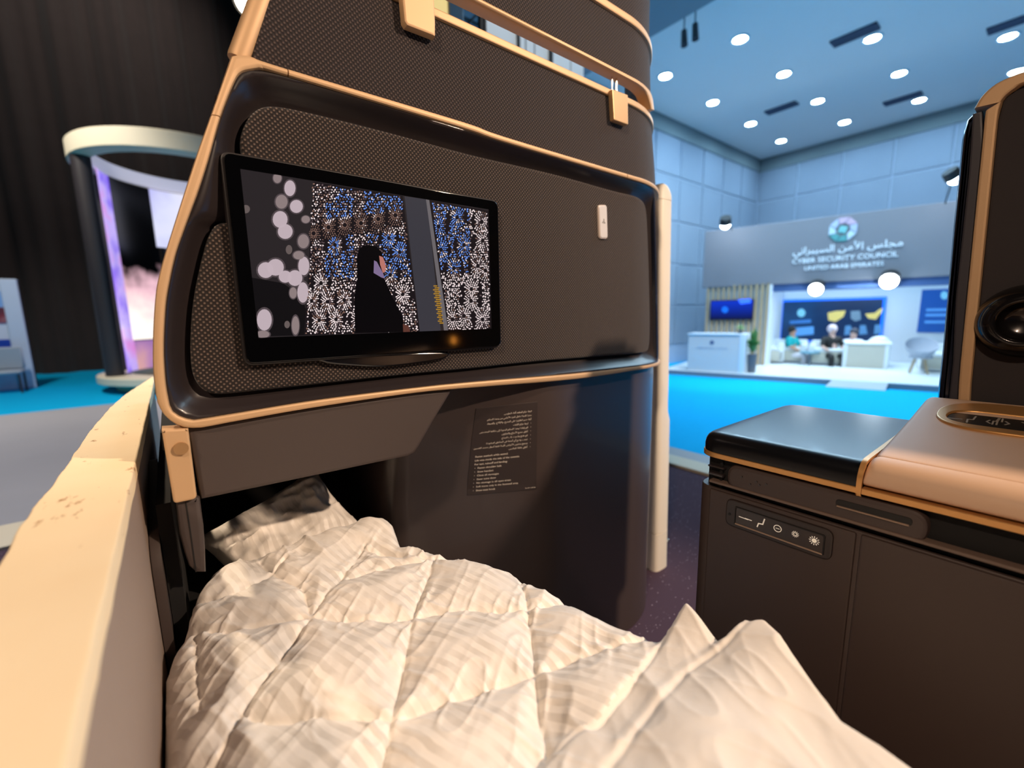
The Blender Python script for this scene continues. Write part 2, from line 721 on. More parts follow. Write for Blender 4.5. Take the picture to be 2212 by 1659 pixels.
# ceiling vents
M_vent = mat('vent_dark', (58, 70, 92), 0.6)
for (u, v, lab) in ((1846, 74, 'dark rectangular ceiling vent, high beside the second nearest lamp row'), (1688, 232, 'dark rectangular ceiling vent, leftmost, toward the far corner'),
                    (1950, 212, 'small dark ceiling vent toward the back wall'), (2195, 45, 'dark ceiling vent, rightmost, cut by the picture edge')):
    p = atz(u, v, ZC)
    t = thing('ceiling_vent', lab, 'vent', tuple(p), 'ceiling air vents')
    obj('frame', bm_join(box_bm((-.14, -.36, -.04), (-.11, .36, 0)), box_bm((.11, -.36, -.04), (.14, .36, 0)),
                         box_bm((-.14, -.36, -.04), (.14, -.33, 0)), box_bm((-.14, .33, -.04), (.14, .36, 0))), M_vent, t, 0, loc=(0, 0, 0))
    sl = obj('slat', box_bm((-.012, -.33, -.035), (.012, .33, -.005), rot=Matrix.Rotation(.5, 3, 'Y')), M_vent, t, 0, loc=(-.08, 0, 0))
    for k in range(1, 4):
        c = sl.copy()
        COL.objects.link(c)
        c.location.x = -.08 + k * .053
for u, v, lab in ((1479, 80, 'small dark track spotlight, left one under the grey bulkhead'), (1503, 66, 'small dark track spotlight, right one near the bulkhead')):
    p = atz(u, v, ZC - .35)
    t = thing('track_light', lab, 'spotlight', tuple(p))
    obj('head', cyl_bm((0, 0, -.14), (.02, .03, .12), .06, 14, .05), M_navy, t, loc=(0, 0, 0))
    obj('stem', cyl_bm((.02, .03, .1), (.02, .03, .35), .012, 8), M_navy, t, loc=(0, 0, 0))

# ------------------------------------------------------------------ black drapes and dark side
M_drape = mat('black_drape', (38, 31, 30), 0.95, sheen=0.1, noise=(3, .2))
rows = []
for zz in np.linspace(ZF, 17, 10):
    rows.append([(x, 19.0 + .16 * math.sin(x * 5.1) + .07 * math.sin(x * 12.7 + zz * .15), zz) for x in np.linspace(-14, 7, 300)])
o = obj('curtain', loft(rows, False), M_drape, smooth=80)
tag(o, 'tall black drape closing the dark side of the hall', 'curtain')

# ------------------------------------------------------------------ deck: grey vinyl, purple carpet, beige edge
M_deck = mat('grey_vinyl_deck', (150, 148, 152), 0.45, noise=(2.2, .06))
o = obj('stage_deck', bm_join(box_bm((-9, -3, ZF), (3.3, 2.3, ZD - .006)), box_bm((-9, 2.3, ZF), (1.2, 8.3, ZD - .006))), M_deck, smooth=0)
tag(o, 'pale grey raised deck of the stand around the purple carpet', 'platform')
M_purple = mat('purple_carpet', (80, 64, 78), 0.95, spec=0.1)
nt, b = nodes_of(M_purple)
tc = nt.nodes.new('ShaderNodeTexCoord')
wv = nt.nodes.new('ShaderNodeTexWave')
wv.wave_type = 'BANDS'
wv.bands_direction = 'Y'
wv.inputs['Scale'].default_value = 11
wv.inputs['Distortion'].default_value = .6
vo = nt.nodes.new('ShaderNodeTexVoronoi')
vo.inputs['Scale'].default_value = 95
vo.inputs['Randomness'].default_value = .25
mp = nt.nodes.new('ShaderNodeMath')
mp.operation = 'LESS_THAN'
mp.inputs[1].default_value = .34
ml = nt.nodes.new('ShaderNodeMath')
ml.operation = 'MULTIPLY'
mr = nt.nodes.new('ShaderNodeMapRange')
mr.inputs['From Min'].default_value = .15
mr.inputs['From Max'].default_value = .5
mx = nt.nodes.new('ShaderNodeMix')
mx.data_type = 'RGBA'
mx.inputs['A'].default_value = lin((74, 58, 70))
mx.inputs['B'].default_value = lin((200, 184, 196))
nt.links.new(tc.outputs['Object'], wv.inputs['Vector'])
nt.links.new(tc.outputs['Object'], vo.inputs['Vector'])
nt.links.new(vo.outputs['Distance'], mp.inputs[0])
nt.links.new(wv.outputs['Fac'], mr.inputs['Value'])
nt.links.new(mp.outputs[0], ml.inputs[0])
nt.links.new(mr.outputs[0], ml.inputs[1])
nt.links.new(ml.outputs[0], mx.inputs['Factor'])
nt.links.new(mx.outputs['Result'], b.inputs['Base Color'])
o = obj('stage_carpet', bm_join(box_bm((-2.0, -2.9, ZD - .005), (2.86, 2.29, ZD)), box_bm((-2.0, 2.29, ZD - .005), (1.1, 3.24, ZD))), M_purple, smooth=0)
tag(o, 'dark purple ribbed carpet under the suite', 'carpet')
M_beige = mat('beige_edge', (205, 192, 168), 0.6)
o = obj('carpet_edging', bm_join(box_bm((-2.0, 3.24, ZD - .005), (1.1, 3.6, ZD + .02), .004), box_bm((2.86, -2.9, ZD - .005), (3.05, 2.29, ZD + .02), .004)), M_beige, smooth=0)
tag(o, 'pale beige strip edging the purple carpet', 'edging')


# ------------------------------------------------------------------ the round media kiosk on the left
KC = np.array((.77, 13.2))


def on_cyl(u, v, r, far=True):
    d = ray(u, v)
    a = d[0] ** 2 + d[1] ** 2
    b = -2 * (d[0] * KC[0] + d[1] * KC[1])
    c = KC @ KC - r * r
    disc = max(0, b * b - 4 * a * c)
    k = (-b + (1 if far else -1) * math.sqrt(disc)) / (2 * a)
    return d * k


def ring_bm(r0, r1, z0, z1, n=96, bev=.02):
    prof = [(r1, z0 + bev), (r1, z1 - bev), (r1 - bev, z1), (r0 + bev, z1), (r0, z1 - bev), (r0, z0 + bev), (r0 + bev, z0), (r1 - bev, z0)]
    rings = [[(KC[0] + r * math.cos(a), KC[1] + r * math.sin(a), z) for r, z in prof] for a in np.linspace(0, 2 * math.pi, n + 1)]
    return loft(rings, True)


kt = thing('media_kiosk', 'round media kiosk with a cream overhead ring and glowing purple screens', 'kiosk', (KC[0], KC[1], ZF))
M_cream_r = mat('cream_ring', (222, 212, 188), 0.55)
obj('overhead_ring', ring_bm(1.72, 2.05, 3.30, 3.66), M_cream_r, kt)
obj('inner_band', ring_bm(1.69, 1.715, 3.34, 3.64, bev=.004), mat('ring_inner_white', (232, 232, 244), 0.5, emit=(225, 225, 250), es=.35), kt)
obj('base_ring', ring_bm(1.55, 2.15, -1.31, -1.14), M_cream_r, kt)
obj('plinth', ring_bm(1.4, 1.85, ZF, -1.31), mat('plinth_beige', (205, 180, 150), .6), kt)
M_post = mat('kiosk_post', (46, 42, 46), .5)
for a0 in (2.66, 3.45, 1.9):
    ca = np.array((KC[0] + 1.88 * math.cos(a0), KC[1] + 1.88 * math.sin(a0)))
    obj('post', cyl_bm((ca[0], ca[1], -1.16), (ca[0], ca[1], 3.32), .16 if a0 > 3 else .13 if a0 > 2 else .08, 16), M_post, kt)


def cyl_patch(u0, v0, u1, v1, r, n=14, m=8):
    """curved screen: between two picture columns, bottom and top given as a height or a picture row"""
    pa_, pb_ = on_cyl(u0, 600, r), on_cyl(u1, 600, r)
    a0 = math.atan2(pa_[1] - KC[1], pa_[0] - KC[0])
    a1 = math.atan2(pb_[1] - KC[1], pb_[0] - KC[0])
    if a1 > a0 + math.pi:
        a0 += 2 * math.pi
    zt = v0 if v0 < 9 else on_cyl((u0 + u1) / 2, v0, r)[2]
    zb = v1 if v1 < 9 else on_cyl((u0 + u1) / 2, v1, r)[2]
    rings = [[(KC[0] + r * math.cos(a0 + (a1 - a0) * i / n), KC[1] + r * math.sin(a0 + (a1 - a0) * i / n), zt + (zb - zt) * j / m) for i in range(n + 1)] for j in range(m + 1)]
    return loft(rings, False)


def cloud_mat(name, c1, c2, c3, es, scale):
    m = mat(name, (10, 10, 10), .3)
    nt, b = nodes_of(m)
    tc = nt.nodes.new('ShaderNodeTexCoord')
    nz = nt.nodes.new('ShaderNodeTexNoise')
    nz.inputs['Scale'].default_value = scale
    nz.inputs['Detail'].default_value = 3
    rp = nt.nodes.new('ShaderNodeValToRGB')
    rp.color_ramp.elements[0].position = .35
    rp.color_ramp.elements[0].color = lin(c1)
    rp.color_ramp.elements[1].position = .68
    rp.color_ramp.elements[1].color = lin(c3)
    e = rp.color_ramp.elements.new(.5)
    e.color = lin(c2)
    nt.links.new(tc.outputs['Object'], nz.inputs['Vector'])
    nt.links.new(nz.outputs['Fac'], rp.inputs[0])
    nt.links.new(rp.outputs[0], b.inputs['Emission Color'])
    b.inputs['Emission Strength'].default_value = es
    return m


M_led = cloud_mat('purple_cloud_screen', (120, 90, 235), (190, 170, 245), (225, 110, 190), 1.0, 1.1)
M_ledr = cloud_mat('lavender_screen', (190, 190, 250), (225, 228, 255), (245, 240, 255), 1.0, .7)
M_ledb = cloud_mat('mauve_screen', (165, 120, 190), (205, 150, 195), (238, 180, 170), .85, .8)
obj('purple_screen', cyl_patch(210, 3.29, 269, -1.14, 1.62), M_led, kt)
obj('mauve_screen', cyl_patch(269, 733, 420, -1.14, 1.62), M_ledb, kt)
obj('lavender_screen', cyl_patch(348, 3.29, 470, 540, 1.60), M_ledr, kt)
# black window with glowing smoke
M_smoke = mat('smoke_screen', (4, 4, 4), .3)
nt, b = nodes_of(M_smoke)
tc = nt.nodes.new('ShaderNodeTexCoord')
sx = nt.nodes.new('ShaderNodeSeparateXYZ')
nz = nt.nodes.new('ShaderNodeTexNoise')
nz.inputs['Scale'].default_value = 2.2
nz.inputs['Detail'].default_value = 4
m1 = nt.nodes.new('ShaderNodeMath')
m1.operation = 'MULTIPLY_ADD'
m1.inputs[1].default_value = 1.1
mrg = nt.nodes.new('ShaderNodeMapRange')
mrg.inputs['From Min'].default_value = 1.95 + ZF * 0
mrg.inputs['From Max'].default_value = .55
rp = nt.nodes.new('ShaderNodeValToRGB')
rp.color_ramp.elements[0].position = .0
rp.color_ramp.elements[0].color = (0, 0, 0, 1)
rp.color_ramp.elements[1].position = 1
rp.color_ramp.elements[1].color = lin((255, 244, 232))
e = rp.color_ramp.elements.new(.42)
e.color = lin((222, 178, 190))
nt.links.new(tc.outputs['Object'], sx.inputs[0])
nt.links.new(tc.outputs['Object'], nz.inputs['Vector'])
nt.links.new(nz.outputs['Fac'], m1.inputs[0])
nt.links.new(sx.outputs[2], m1.inputs[2])
nt.links.new(m1.outputs[0], mrg.inputs['Value'])
nt.links.new(mrg.outputs[0], rp.inputs[0])
nt.links.new(rp.outputs[0], b.inputs['Emission Color'])
b.inputs['Emission Strength'].default_value = 1.3
obj('smoke_screen', cyl_patch(267, 3.29, 352, 733, 1.615), M_smoke, kt)

# poster wall at the far left
pw = thing('poster_stand', 'white exhibition poster wall at the far left of the cyan carpet', 'poster wall', (-4.5, 15, ZF))
M_pw = mat('poster_white', (196, 208, 228), .6)
pr = aty(73, 838, 15)
pt_ = aty(40, 606, 15)
obj('board', box_bm((-7, 15, ZF), (-2.62, 15.12, pt_[2]), .01), M_pw, pw, 0)
obj('edge_post', box_bm((-2.9, 14.96, ZF), (-2.62, 15.14, pt_[2] + .03), .02), mat('poster_edge', (185, 203, 226), .5), pw, 0)


def yplate(u0, v0, u1, v1, y, th=.012):
    a, b_ = aty(u0, v0, y), aty(u1, v1, y)
    return box_bm((min(a[0], b_[0]), y - th, min(a[2], b_[2])), (max(a[0], b_[0]), y, max(a[2], b_[2])))


obj('photo_print', yplate(-40, 628, 26, 664, 15), mat('print_sky', (120, 165, 225), .5), pw, 0)
obj('photo_print', yplate(20, 634, 30, 668, 14.985), mat('print_tower', (175, 150, 120), .5), pw, 0)
obj('photo_print', yplate(-40, 664, 40, 697, 14.985), cloud_mat('print_red', (90, 60, 80), (150, 70, 90), (190, 160, 180), .35, 2.0), pw, 0)
obj('blue_band', yplate(-40, 735, 50, 766, 15), mat('print_blue', (14, 62, 170), .5), pw, 0)
ch = thing('chair', 'pale blue-grey chair in front of the poster wall at the far left', 'chair', (-3.6, 14.2, ZF))
cx_ = aty(8, 800, 14.3)[0]
mch = mat('chair_bluegrey', (150, 165, 180), .6)
obj('seat', box_bm((cx_ - .3, 14.1, ZF + .42), (cx_ + .28, 14.6, ZF + .5), .03), mch, ch)
obj('backrest', box_bm((cx_ - .3, 14.55, ZF + .5), (cx_ + .28, 14.62, ZF + 1.0), .03), mch, ch)
for sx_ in (-.26, .24):
    for sy_ in (14.14, 14.56):
        obj('leg', cyl_bm((cx_ + sx_, sy_, ZF), (cx_ + sx_, sy_, ZF + .45), .02, 8), M_post, ch)

# ================================================================== THE EXHIBITION BOOTH ON THE RIGHT
P0 = np.array((7.69, 4.67, 0.)) * S_HALL
E1 = np.array((.246, -.969, 0))
E2 = np.array((.969, .246, 0))
ZB = ZF + .125
MB = Matrix(((E1[0], E2[0], 0, P0[0]), (E1[1], E2[1], 0, P0[1]), (0, 0, 1, 0), (0, 0, 0, 1)))


def onb(u, v, t):
    d = ray(u, v)
    k = (P0 @ E2 + t) / (d @ E2)
    p = d * k
    return np.array(((p - P0) @ E1, t, p[2]))


def B(geo):
    """booth-local (s, t, z) geometry to place"""
    if isinstance(geo, tuple):
        return ([tuple(MB @ Vector(p)) for p in geo[0]], geo[1])
    bmesh.ops.transform(geo, matrix=MB, verts=geo.verts)
    return geo


def bloc(s, t, z=ZB):
    return tuple(MB @ Vector((s, t, z)))


def bbox(lo, hi, bev=0.0, rot=None, seg=1):
    return B(box_bm(lo, hi, bev, rot, seg))


def bplate(u0, v0, u1, v1, t, th=.01, bev=0.0):
    a, b_ = onb(u0, v0, t), onb(u1, v1, t)
    return bbox((min(a[0], b_[0]), t - th, min(a[2], b_[2])), (max(a[0], b_[0]), t, max(a[2], b_[2])), bev)


M_bwhite = mat('booth_white', (222, 226, 232), .5)
M_bfloor = mat('booth_floor', (226, 230, 232), .35)
M_bgrey = mat('booth_step_grey', (120, 130, 142), .6)
M_fasc = mat('fascia_grey', (126, 124, 130), .7)
M_wood = mat('slat_oak', (176, 152, 120), .6, noise=(8, .15))
M_slatback = mat('slat_backing', (196, 206, 214), .8)
M_bandb = mat('soffit_blue', (66, 92, 140), .5)
TF = 1.5 * S_HALL
TB = 3.4 * S_HALL

bt = thing('exhibition_booth', 'white exhibition booth with grey sign fascia on the cyan carpet', 'booth', bloc(3.2, 1.0, ZF))
obj('platform', bbox((-.28, 0, ZF), (6.2, TB + .2, ZB), .01), [M_bfloor], bt, 0)
obj('platform_edge', bbox((-.29, -.012, ZF), (6.2, 0, ZB - .02)), M_bgrey, bt, 0)
r0_, r1_ = onb(1797, 832, 0)[0], onb(1918, 838, 0)[0]
obj('ramp', B(loft([[(r0_, -.012, ZB - .01), (r1_, -.012, ZB - .01)], [(r0_ - .1, -.3, ZF + .005), (r1_ - .05, -.3, ZF + .005)]], False)), mat('ramp_grey', (165, 172, 184), .6), bt, 0)
fl, fr = onb(1523, 503, TF), onb(1661, 620, TF)
ZFT, ZFB = 2.10, .64
obj('fascia', bbox((fl[0], TF, ZFB), (6.3, TF + .25, ZFT), .01), M_fasc, bt, 0)
obj('soffit_band', bbox((fr[0], TF + .06, ZFB - .17), (6.3, TF + .5, ZFB), .005), M_bandb, bt, 0)
obj('back_panel', bbox((fl[0], TB, ZB), (6.3, TB + .12, ZFB + .6)), M_bwhite, bt, 0)
sl0, sl1 = onb(1523, 700, TF)[0], onb(1657, 700, TF)[0]
obj('slat_backing', bbox((sl0, TF + .08, ZB), (sl1, TF + .12, ZFB)), M_slatback, bt, 0)
obj('end_panel', bbox((sl1, TF, ZB), (sl1 + .06, TB, ZFB), .005), M_bwhite, bt, 0)
NS = 12
for i in range(NS):
    s = sl0 + .03 + (sl1 - sl0 - .06) * i / (NS - 1)
    wd = .028 if i < NS - 3 else .036
    obj('slat', bbox((s - wd, TF + .0, ZB), (s + wd, TF + .08, ZFB + (.05 if i > 4 else -.02)), .004), M_wood, bt, 0)
# big lit graphic wall
g0, g1 = onb(1688, 648, TB), onb(1916, 640, TB)
gb = onb(1910, 740, TB)[2]
gs = thing('graphic_panel', 'big dark blue lit graphic panel on the white booth back wall', 'display', bloc(g0[0], TB))
M_blued = cloud_mat('graphic_navy', (12, 52, 108), (16, 62, 122), (26, 84, 150), .75, .7)
M_blueglow = mat('graphic_edge_glow', (20, 80, 230), .4, emit=(20, 105, 245), es=1.3)
gt = g0[2] * .5 + g1[2] * .5
obj('light_frame', bbox((g0[0], TB - .06, gb), (g1[0], TB - .01, gt), .01), M_blueglow, gs, 0)
obj('panel', bbox((g0[0] + .07, TB - .085, gb + .03), (g1[0] - .07, TB - .06, gt - .06)), M_blued, gs, 0)


def bflat(pts, t, th=.006):
    P = [onb(u, v, t) for u, v in pts]
    poly = clean_poly([(p[0], p[2]) for p in P])
    return B(panel(poly, lambda a, z, o_: (a, t + o_, z), -th, 0, 0, cell=.3, seg=.3))


M_yel = mat('print_yellow', (180, 165, 95), .5, emit=(190, 176, 100), es=.7)
M_teal = mat('print_teal', (120, 190, 210), .5, emit=(110, 170, 200), es=.5)
M_pblue = mat('print_paleblue', (80, 140, 200), .5, emit=(70, 130, 195), es=.7)
tg = TB - .09
obj('gold_figure', bflat([(1788, 676), (1805, 672), (1827, 671), (1822, 684), (1805, 695), (1790, 692)], tg), M_yel, gs, 0)
obj('gold_figure', bflat([(1869, 678), (1890, 676), (1900, 668), (1908, 665), (1905, 674), (1892, 690), (1876, 688)], tg), M_yel, gs, 0)
obj('grey_figure', bflat([(1838, 672), (1858, 671), (1860, 690), (1848, 694), (1838, 688)], tg), mat('print_slate', (84, 110, 130), .5, emit=(84, 112, 135), es=.8), gs, 0)
obj('round_mark', bflat([(1731 + 9 * math.cos(a), 676 + 9 * math.sin(a)) for a in np.linspace(0, 6.1, 14)], tg), M_teal, gs, 0)
obj('caption_line', bflat([(1706, 693), (1752, 690), (1752, 697), (1706, 700)], tg), mat('print_midblue', (50, 105, 170), .5, emit=(50, 105, 170), es=.7), gs, 0)
obj('caption_line', bflat([(1718, 708), (1758, 705), (1758, 722), (1718, 726)], tg), M_pblue, gs, 0)
for k in range(3):
    obj('small_figure', bflat([(1826 + k * 32, 704 - k), (1838 + k * 32, 703 - k), (1842 + k * 32, 722 - k), (1824 + k * 32, 724 - k)], tg), mat('print_bluegrey', (70, 120, 165), .5, emit=(70, 118, 165), es=.6), gs, 0)
# right hand poster
q0, q1 = onb(1992, 626, TB), onb(1985, 718, TB)
ps = thing('blue_poster', 'dark blue poster at the right end of the booth, half hidden by the seat shell', 'poster', bloc(q0[0], TB))
obj('panel', bbox((q0[0], TB - .03, q1[2]), (q0[0] + 1.1, TB, q0[2]), .004), mat('poster_blue', (30, 78, 150), .4, emit=(28, 74, 150), es=.45), ps, 0)
for k, (z_, wd) in enumerate(((.62, .55), (.47, .75), (.27, .5))):
    obj('caption_line', bbox((q0[0] + .12, TB - .036, q1[2] + z_ * .85), (q0[0] + .12 + wd, TB - .03, q1[2] + z_ * .85 + .06)), M_pblue, ps, 0)
obj('round_mark', bflat([(2040 + 8 * math.cos(a), 638 + 9 * math.sin(a)) for a in np.linspace(0, 6.1, 12)], TB - .036), M_teal, ps, 0)

# wall television on the slats
v0, v1 = onb(1536, 649, TF), onb(1627, 691, TF)
tv = thing('television', 'wall television with a blue picture on the oak slats', 'television', bloc((v0[0] + v1[0]) / 2, TF))
obj('casing', bbox((v0[0], TF - .06, v1[2]), (v1[0], TF, v0[2]), .006), M_black, tv, 0)
M_tv = mat('tv_picture', (5, 8, 20), .2)
nt, b = nodes_of(M_tv)
tc = nt.nodes.new('ShaderNodeTexCoord')
sx = nt.nodes.new('ShaderNodeSeparateXYZ')
rp = nt.nodes.new('ShaderNodeValToRGB')
rp.color_ramp.elements[0].position = 0
rp.color_ramp.elements[0].color = lin((8, 12, 50))
rp.color_ramp.elements[1].position = 1
rp.color_ramp.elements[1].color = lin((20, 62, 225))
mrg = nt.nodes.new('ShaderNodeMapRange')
mrg.inputs['From Min'].default_value = v1[2]
mrg.inputs['From Max'].default_value = v0[2]
nt.links.new(tc.outputs['Object'], sx.inputs[0])
nt.links.new(sx.outputs[2], mrg.inputs['Value'])
nt.links.new(mrg.outputs[0], rp.inputs[0])
nt.links.new(rp.outputs[0], b.inputs['Emission Color'])
b.inputs['Emission Strength'].default_value = .9
obj('picture', bbox((v0[0] + .025, TF - .066, v1[2] + .025), (v1[0] - .025, TF - .06, v0[2] - .025)), M_tv, tv, 0)
M_tvl = mat('tv_highlight', (40, 90, 240), .3, emit=(60, 110, 250), es=1.1)
obj('picture_title', bflat([(1594, 647), (1622, 645), (1622, 654), (1600, 657)], TF - .067), M_tvl, tv, 0)
obj('picture_globe', bflat([(1566 + 7 * math.cos(a), 669 + 7 * math.sin(a)) for a in np.linspace(0, 6.1, 14)], TF - .067), mat('tv_globe', (20, 90, 190), .3, emit=(20, 95, 195), es=.9), tv, 0)

# raised sign: emblem and lettering
sg = thing('booth_sign', 'white raised Arabic and English lettering with an octagonal emblem on the grey fascia', 'sign', bloc(3.0, TF, ZFB + .3))
M_sign = mat('sign_white', (235, 242, 248), .5, emit=(205, 228, 245), es=.2)
pl, prr = onb(1712, 568, TF), onb(1942, 535, TF)
zc_ = .5 * (pl[2] + prr[2])
fS = lambda a, z, o_: (a, TF + o_, z)


def fit_text(s, x0, x1, z, t):
    V, F = text_geo(s)
    k = (x1 - x0) / (V[:, 0].max() - V[:, 0].min())
    vs = [(x0 + (p[0] - V[:, 0].min()) * k, t, z + p[1] * k) for p in V]
    n = len(vs)
    vs2 = vs + [(p[0], TF, p[2]) for p in vs]
    ed = {}
    for f_ in F:
        for i in range(len(f_)):
            e_ = (f_[i], f_[(i + 1) % len(f_)])
            ed[e_] = 1
    fc = [tuple(f_) for f_ in F]
    for (a, b_) in ed:
        if (b_, a) not in ed:
            fc.append((a, b_, b_ + n, a + n))
    return B((vs2, fc))


za = onb(1820, 556, TF)[2]
obj('arabic_lettering', fit_text(arabic('مجلس الأمن السيبراني'), pl[0], onb(1950, 530, TF)[0], onb(1830, 541, TF)[2], TF - .03), M_sign, sg, 0)
obj('english_lettering', fit_text('CYBER SECURITY COUNCIL', pl[0], prr[0], onb(1826, 562, TF)[2], TF - .03), M_sign, sg, 0)
e0, e1_ = onb(1738, 583, TF), onb(1910, 560, TF)
obj('english_lettering', fit_text('UNITED ARAB EMIRATES', e0[0], e1_[0], onb(1822, 579, TF)[2], TF - .03), M_sign, sg, 0)
ec = onb(1821, 496, TF)
cols = [(196, 168, 190), (84, 150, 150), (190, 208, 222), (176, 186, 210)]
for k in range(8):
    a0, a1 = k * math.pi / 4 + .39, (k + 1) * math.pi / 4 + .34
    r0, r1 = .14, .27
    q = [(ec[0] + r * math.cos(a), ec[2] + r * math.sin(a)) for r, a in ((r0, a0 + .25), (r1, a0), (r1, a1), (r0, a1 + .2))]
    c = cols[[0, 0, 3, 2, 1, 1, 2, 3][k]]
    obj('emblem_facet', B(panel(clean_poly(q), fS, -.03, 0, .004, cell=.3, seg=.3)), mat('emblem_%d_%d_%d' % c, c, .5, emit=c, es=.06), sg, 0)
obj('emblem_core', B(panel(clean_poly([(ec[0] + .1 * math.cos(a), ec[2] + .1 * math.sin(a)) for a in np.arange(4) * math.pi / 2 + .5]), fS, -.03, 0, .004, cell=.3, seg=.3)),
    mat('emblem_teal', (120, 185, 185), .5, emit=(110, 180, 180), es=.05), sg, 0)

# floodlights
M_flood = mat('flood_lens', (255, 255, 255), .3, emit=(225, 242, 255), es=40)


def flood(u, v, t, lab, aim, e, ang, r=.09):
    p = Vector(bloc(*onb(u, v, t)))
    th_ = thing('floodlight', lab, 'floodlight', tuple(p), 'floodlights on the booth')
    d = (Vector(bloc(*aim)) - p).normalized()
    obj('housing', cyl_bm(tuple(p + d * -.16), tuple(p), r, 16, r * 1.1), M_black, th_)
    obj('lens', sph_bm(tuple(p + d * .02), r * .92, (1, 1, 1), 16, 10), M_flood, th_)
    q = onb(u, v, t)
    obj('arm', tube_bm([p - d * .12, Vector(bloc(q[0], q[1] + .05, q[2] + .12)), Vector(bloc(q[0], TF + .02, min(q[2] + .16, ZFT - .04)) if t < TF else bloc(q[0], TF + .3, ZFB - .02))], .012, 6), M_black, th_)
    lamp('flood_beam', 'SPOT', tuple(p + d * .05), bloc(*aim), e, (.72, .9, 1), .05, ang, .8)


flood(1567, 483, TF - .75, 'floodlight on an arm above the left end of the grey fascia', (fl[0] + .5, TF, 1.2), 26, 75, .12)
flood(2062, 383, TF - .75, 'floodlight on an arm by the right end of the fascia, touching the seat shell', (5.6, TF, 1.1), 40, 85, .12)
flood(1763, 624, TF - .12, 'glaring floodlight under the fascia, left of the two', (2.3, -.8, -1.2), 40, 120, .15)
flood(1921, 606, TF - .12, 'glaring floodlight under the fascia, right of the two', (3.6, -.8, -1.2), 40, 120, .17)
lamp('booth_wash', 'AREA', bloc(3.4, 2.6, ZFB - .1), bloc(3.4, 2.6, ZB), 48, (.72, .9, 1), 1.6)

# reception counter
c0 = onb(1484, 803, .04)
c1 = onb(1606, 806, .04)
cz = onb(1490, 720, .04)[2]
ct = thing('reception_counter', 'pale grey reception counter with a small dark emblem, in front of the slat wall', 'counter', bloc(.9, .3))
obj('front', bbox((c0[0], .03, ZB), (c1[0] - .12, .55, cz - .03), .006), mat('counter_grey', (214, 208, 206), .5), ct, 0)
obj('side', bbox((c1[0] - .12, .02, ZB), (c1[0], .57, cz), .01), M_bwhite, ct, 0)
obj('top', bbox((c0[0] - .02, .0, cz - .03), (c1[0] - .12, .57, cz), .006), mat('counter_top', (210, 214, 222), .4), ct, 0)
cc = onb(1538, 740, .03)
obj('emblem', B(panel(clean_poly([(cc[0] + .05 * math.cos(a), cc[2] + .05 * math.sin(a)) for a in np.arange(8) * math.pi / 4]), lambda a, z, o_: (a, .03 + o_, z), -.006, 0, 0, cell=.3, seg=.3)),
    mat('emblem_dark', (92, 104, 140), .5), ct, 0)
obj('lettering', B((lambda g: ([(p[0], .022, p[2]) for p in g[0]], g[1]))(text_at([('CYBER SECURITY COUNCIL', cc[0], cc[2] - .15, .055, 'C')], lambda a, z, o_: (a, o_, z), .02))),
    mat('lettering_greyblue', (140, 152, 185), .5), ct, 0)


def leafy(name, lab, base, r, h, n, pot_r, pot_h, stem_h, M_pot, M_leaf, seed):
    rg = random.Random(seed)
    t = thing(name, lab, 'plant', base)
    bx, by, bz_ = base
    obj('pot', cyl_bm((bx, by, bz_), (bx, by, bz_ + pot_h), pot_r * .8, 14, pot_r), M_pot, t)
    vs, fs = [], []
    for k in range(n):
        a = rg.uniform(0, 6.28)
        el = rg.uniform(.35, 1.35)
        L = rg.uniform(.6, 1) * h
        d = Vector((math.cos(a) * math.cos(el) * r / h * 1.6, math.sin(a) * math.cos(el) * r / h * 1.6, math.sin(el)))
        s = d.cross(Vector((0, 0, 1)))
        s.normalize()
        p = Vector((bx, by, bz_ + pot_h + stem_h * rg.random()))
        wl_ = .035 * h / .4
        i = len(vs)
        vs += [p, p + d * L * .45 + s * wl_, p + d * L * .45 - s * wl_, p + d * L - Vector((0, 0, .12 * L))]
        fs += [(i, i + 1, i + 3), (i, i + 3, i + 2)]
    f_ = obj('foliage', (vs, fs), M_leaf, t, 0)
    f_['kind'] = 'stuff'
    return t


M_leaf = mat('leaf_green', (74, 128, 58), .5, noise=(20, .3))
M_leafp = mat('leaf_pale', (140, 178, 120), .5, noise=(20, .2))
leafy('potted_plant', 'bushy green plant in a slim grey pot beside the reception counter', bloc(c1[0] + .12, .25), .14, .52, 60, .1, .42, .2, mat('pot_grey', (92, 96, 104), .5), M_leaf, 3)
pz = onb(1600, 712, .3)
leafy('potted_plant', 'small pale green plant standing on the counter top', bloc(c1[0] - .16, .28, cz), .12, .16, 40, .05, .07, .03, mat('pot_dark', (70, 78, 88), .5), M_leafp, 5)

# lounge furniture
M_sofa = mat('sofa_white', (226, 230, 232), .7)
M_sofab = mat('sofa_beige', (190, 186, 172), .7)


def armchair(lab, s, t, w_, d_, h_, back=True):
    o_ = thing('armchair', lab, 'armchair', bloc(s, t))
    obj('base', bbox((s - w_ / 2, t - d_ / 2, ZB + .06), (s + w_ / 2, t + d_ / 2, ZB + h_ * .55), .03, seg=2), M_sofab, o_)
    obj('cushion', bbox((s - w_ / 2 + .1, t - d_ / 2, ZB + h_ * .55), (s + w_ / 2 - .1, t + d_ / 2 - .1, ZB + h_ * .7), .04, seg=2), M_sofa, o_)
    for sg_ in (-1, 1):
        obj('armrest', bbox((s + sg_ * (w_ / 2 - .05) - .06, t - d_ / 2, ZB + .05), (s + sg_ * (w_ / 2 - .05) + .06, t + d_ / 2, ZB + h_ * .85), .04, seg=2), M_sofa, o_)
    obj('backrest', bbox((s - w_ / 2, t + d_ / 2 - .14, ZB + .05), (s + w_ / 2, t + d_ / 2, ZB + h_), .05, seg=2), M_sofa, o_)


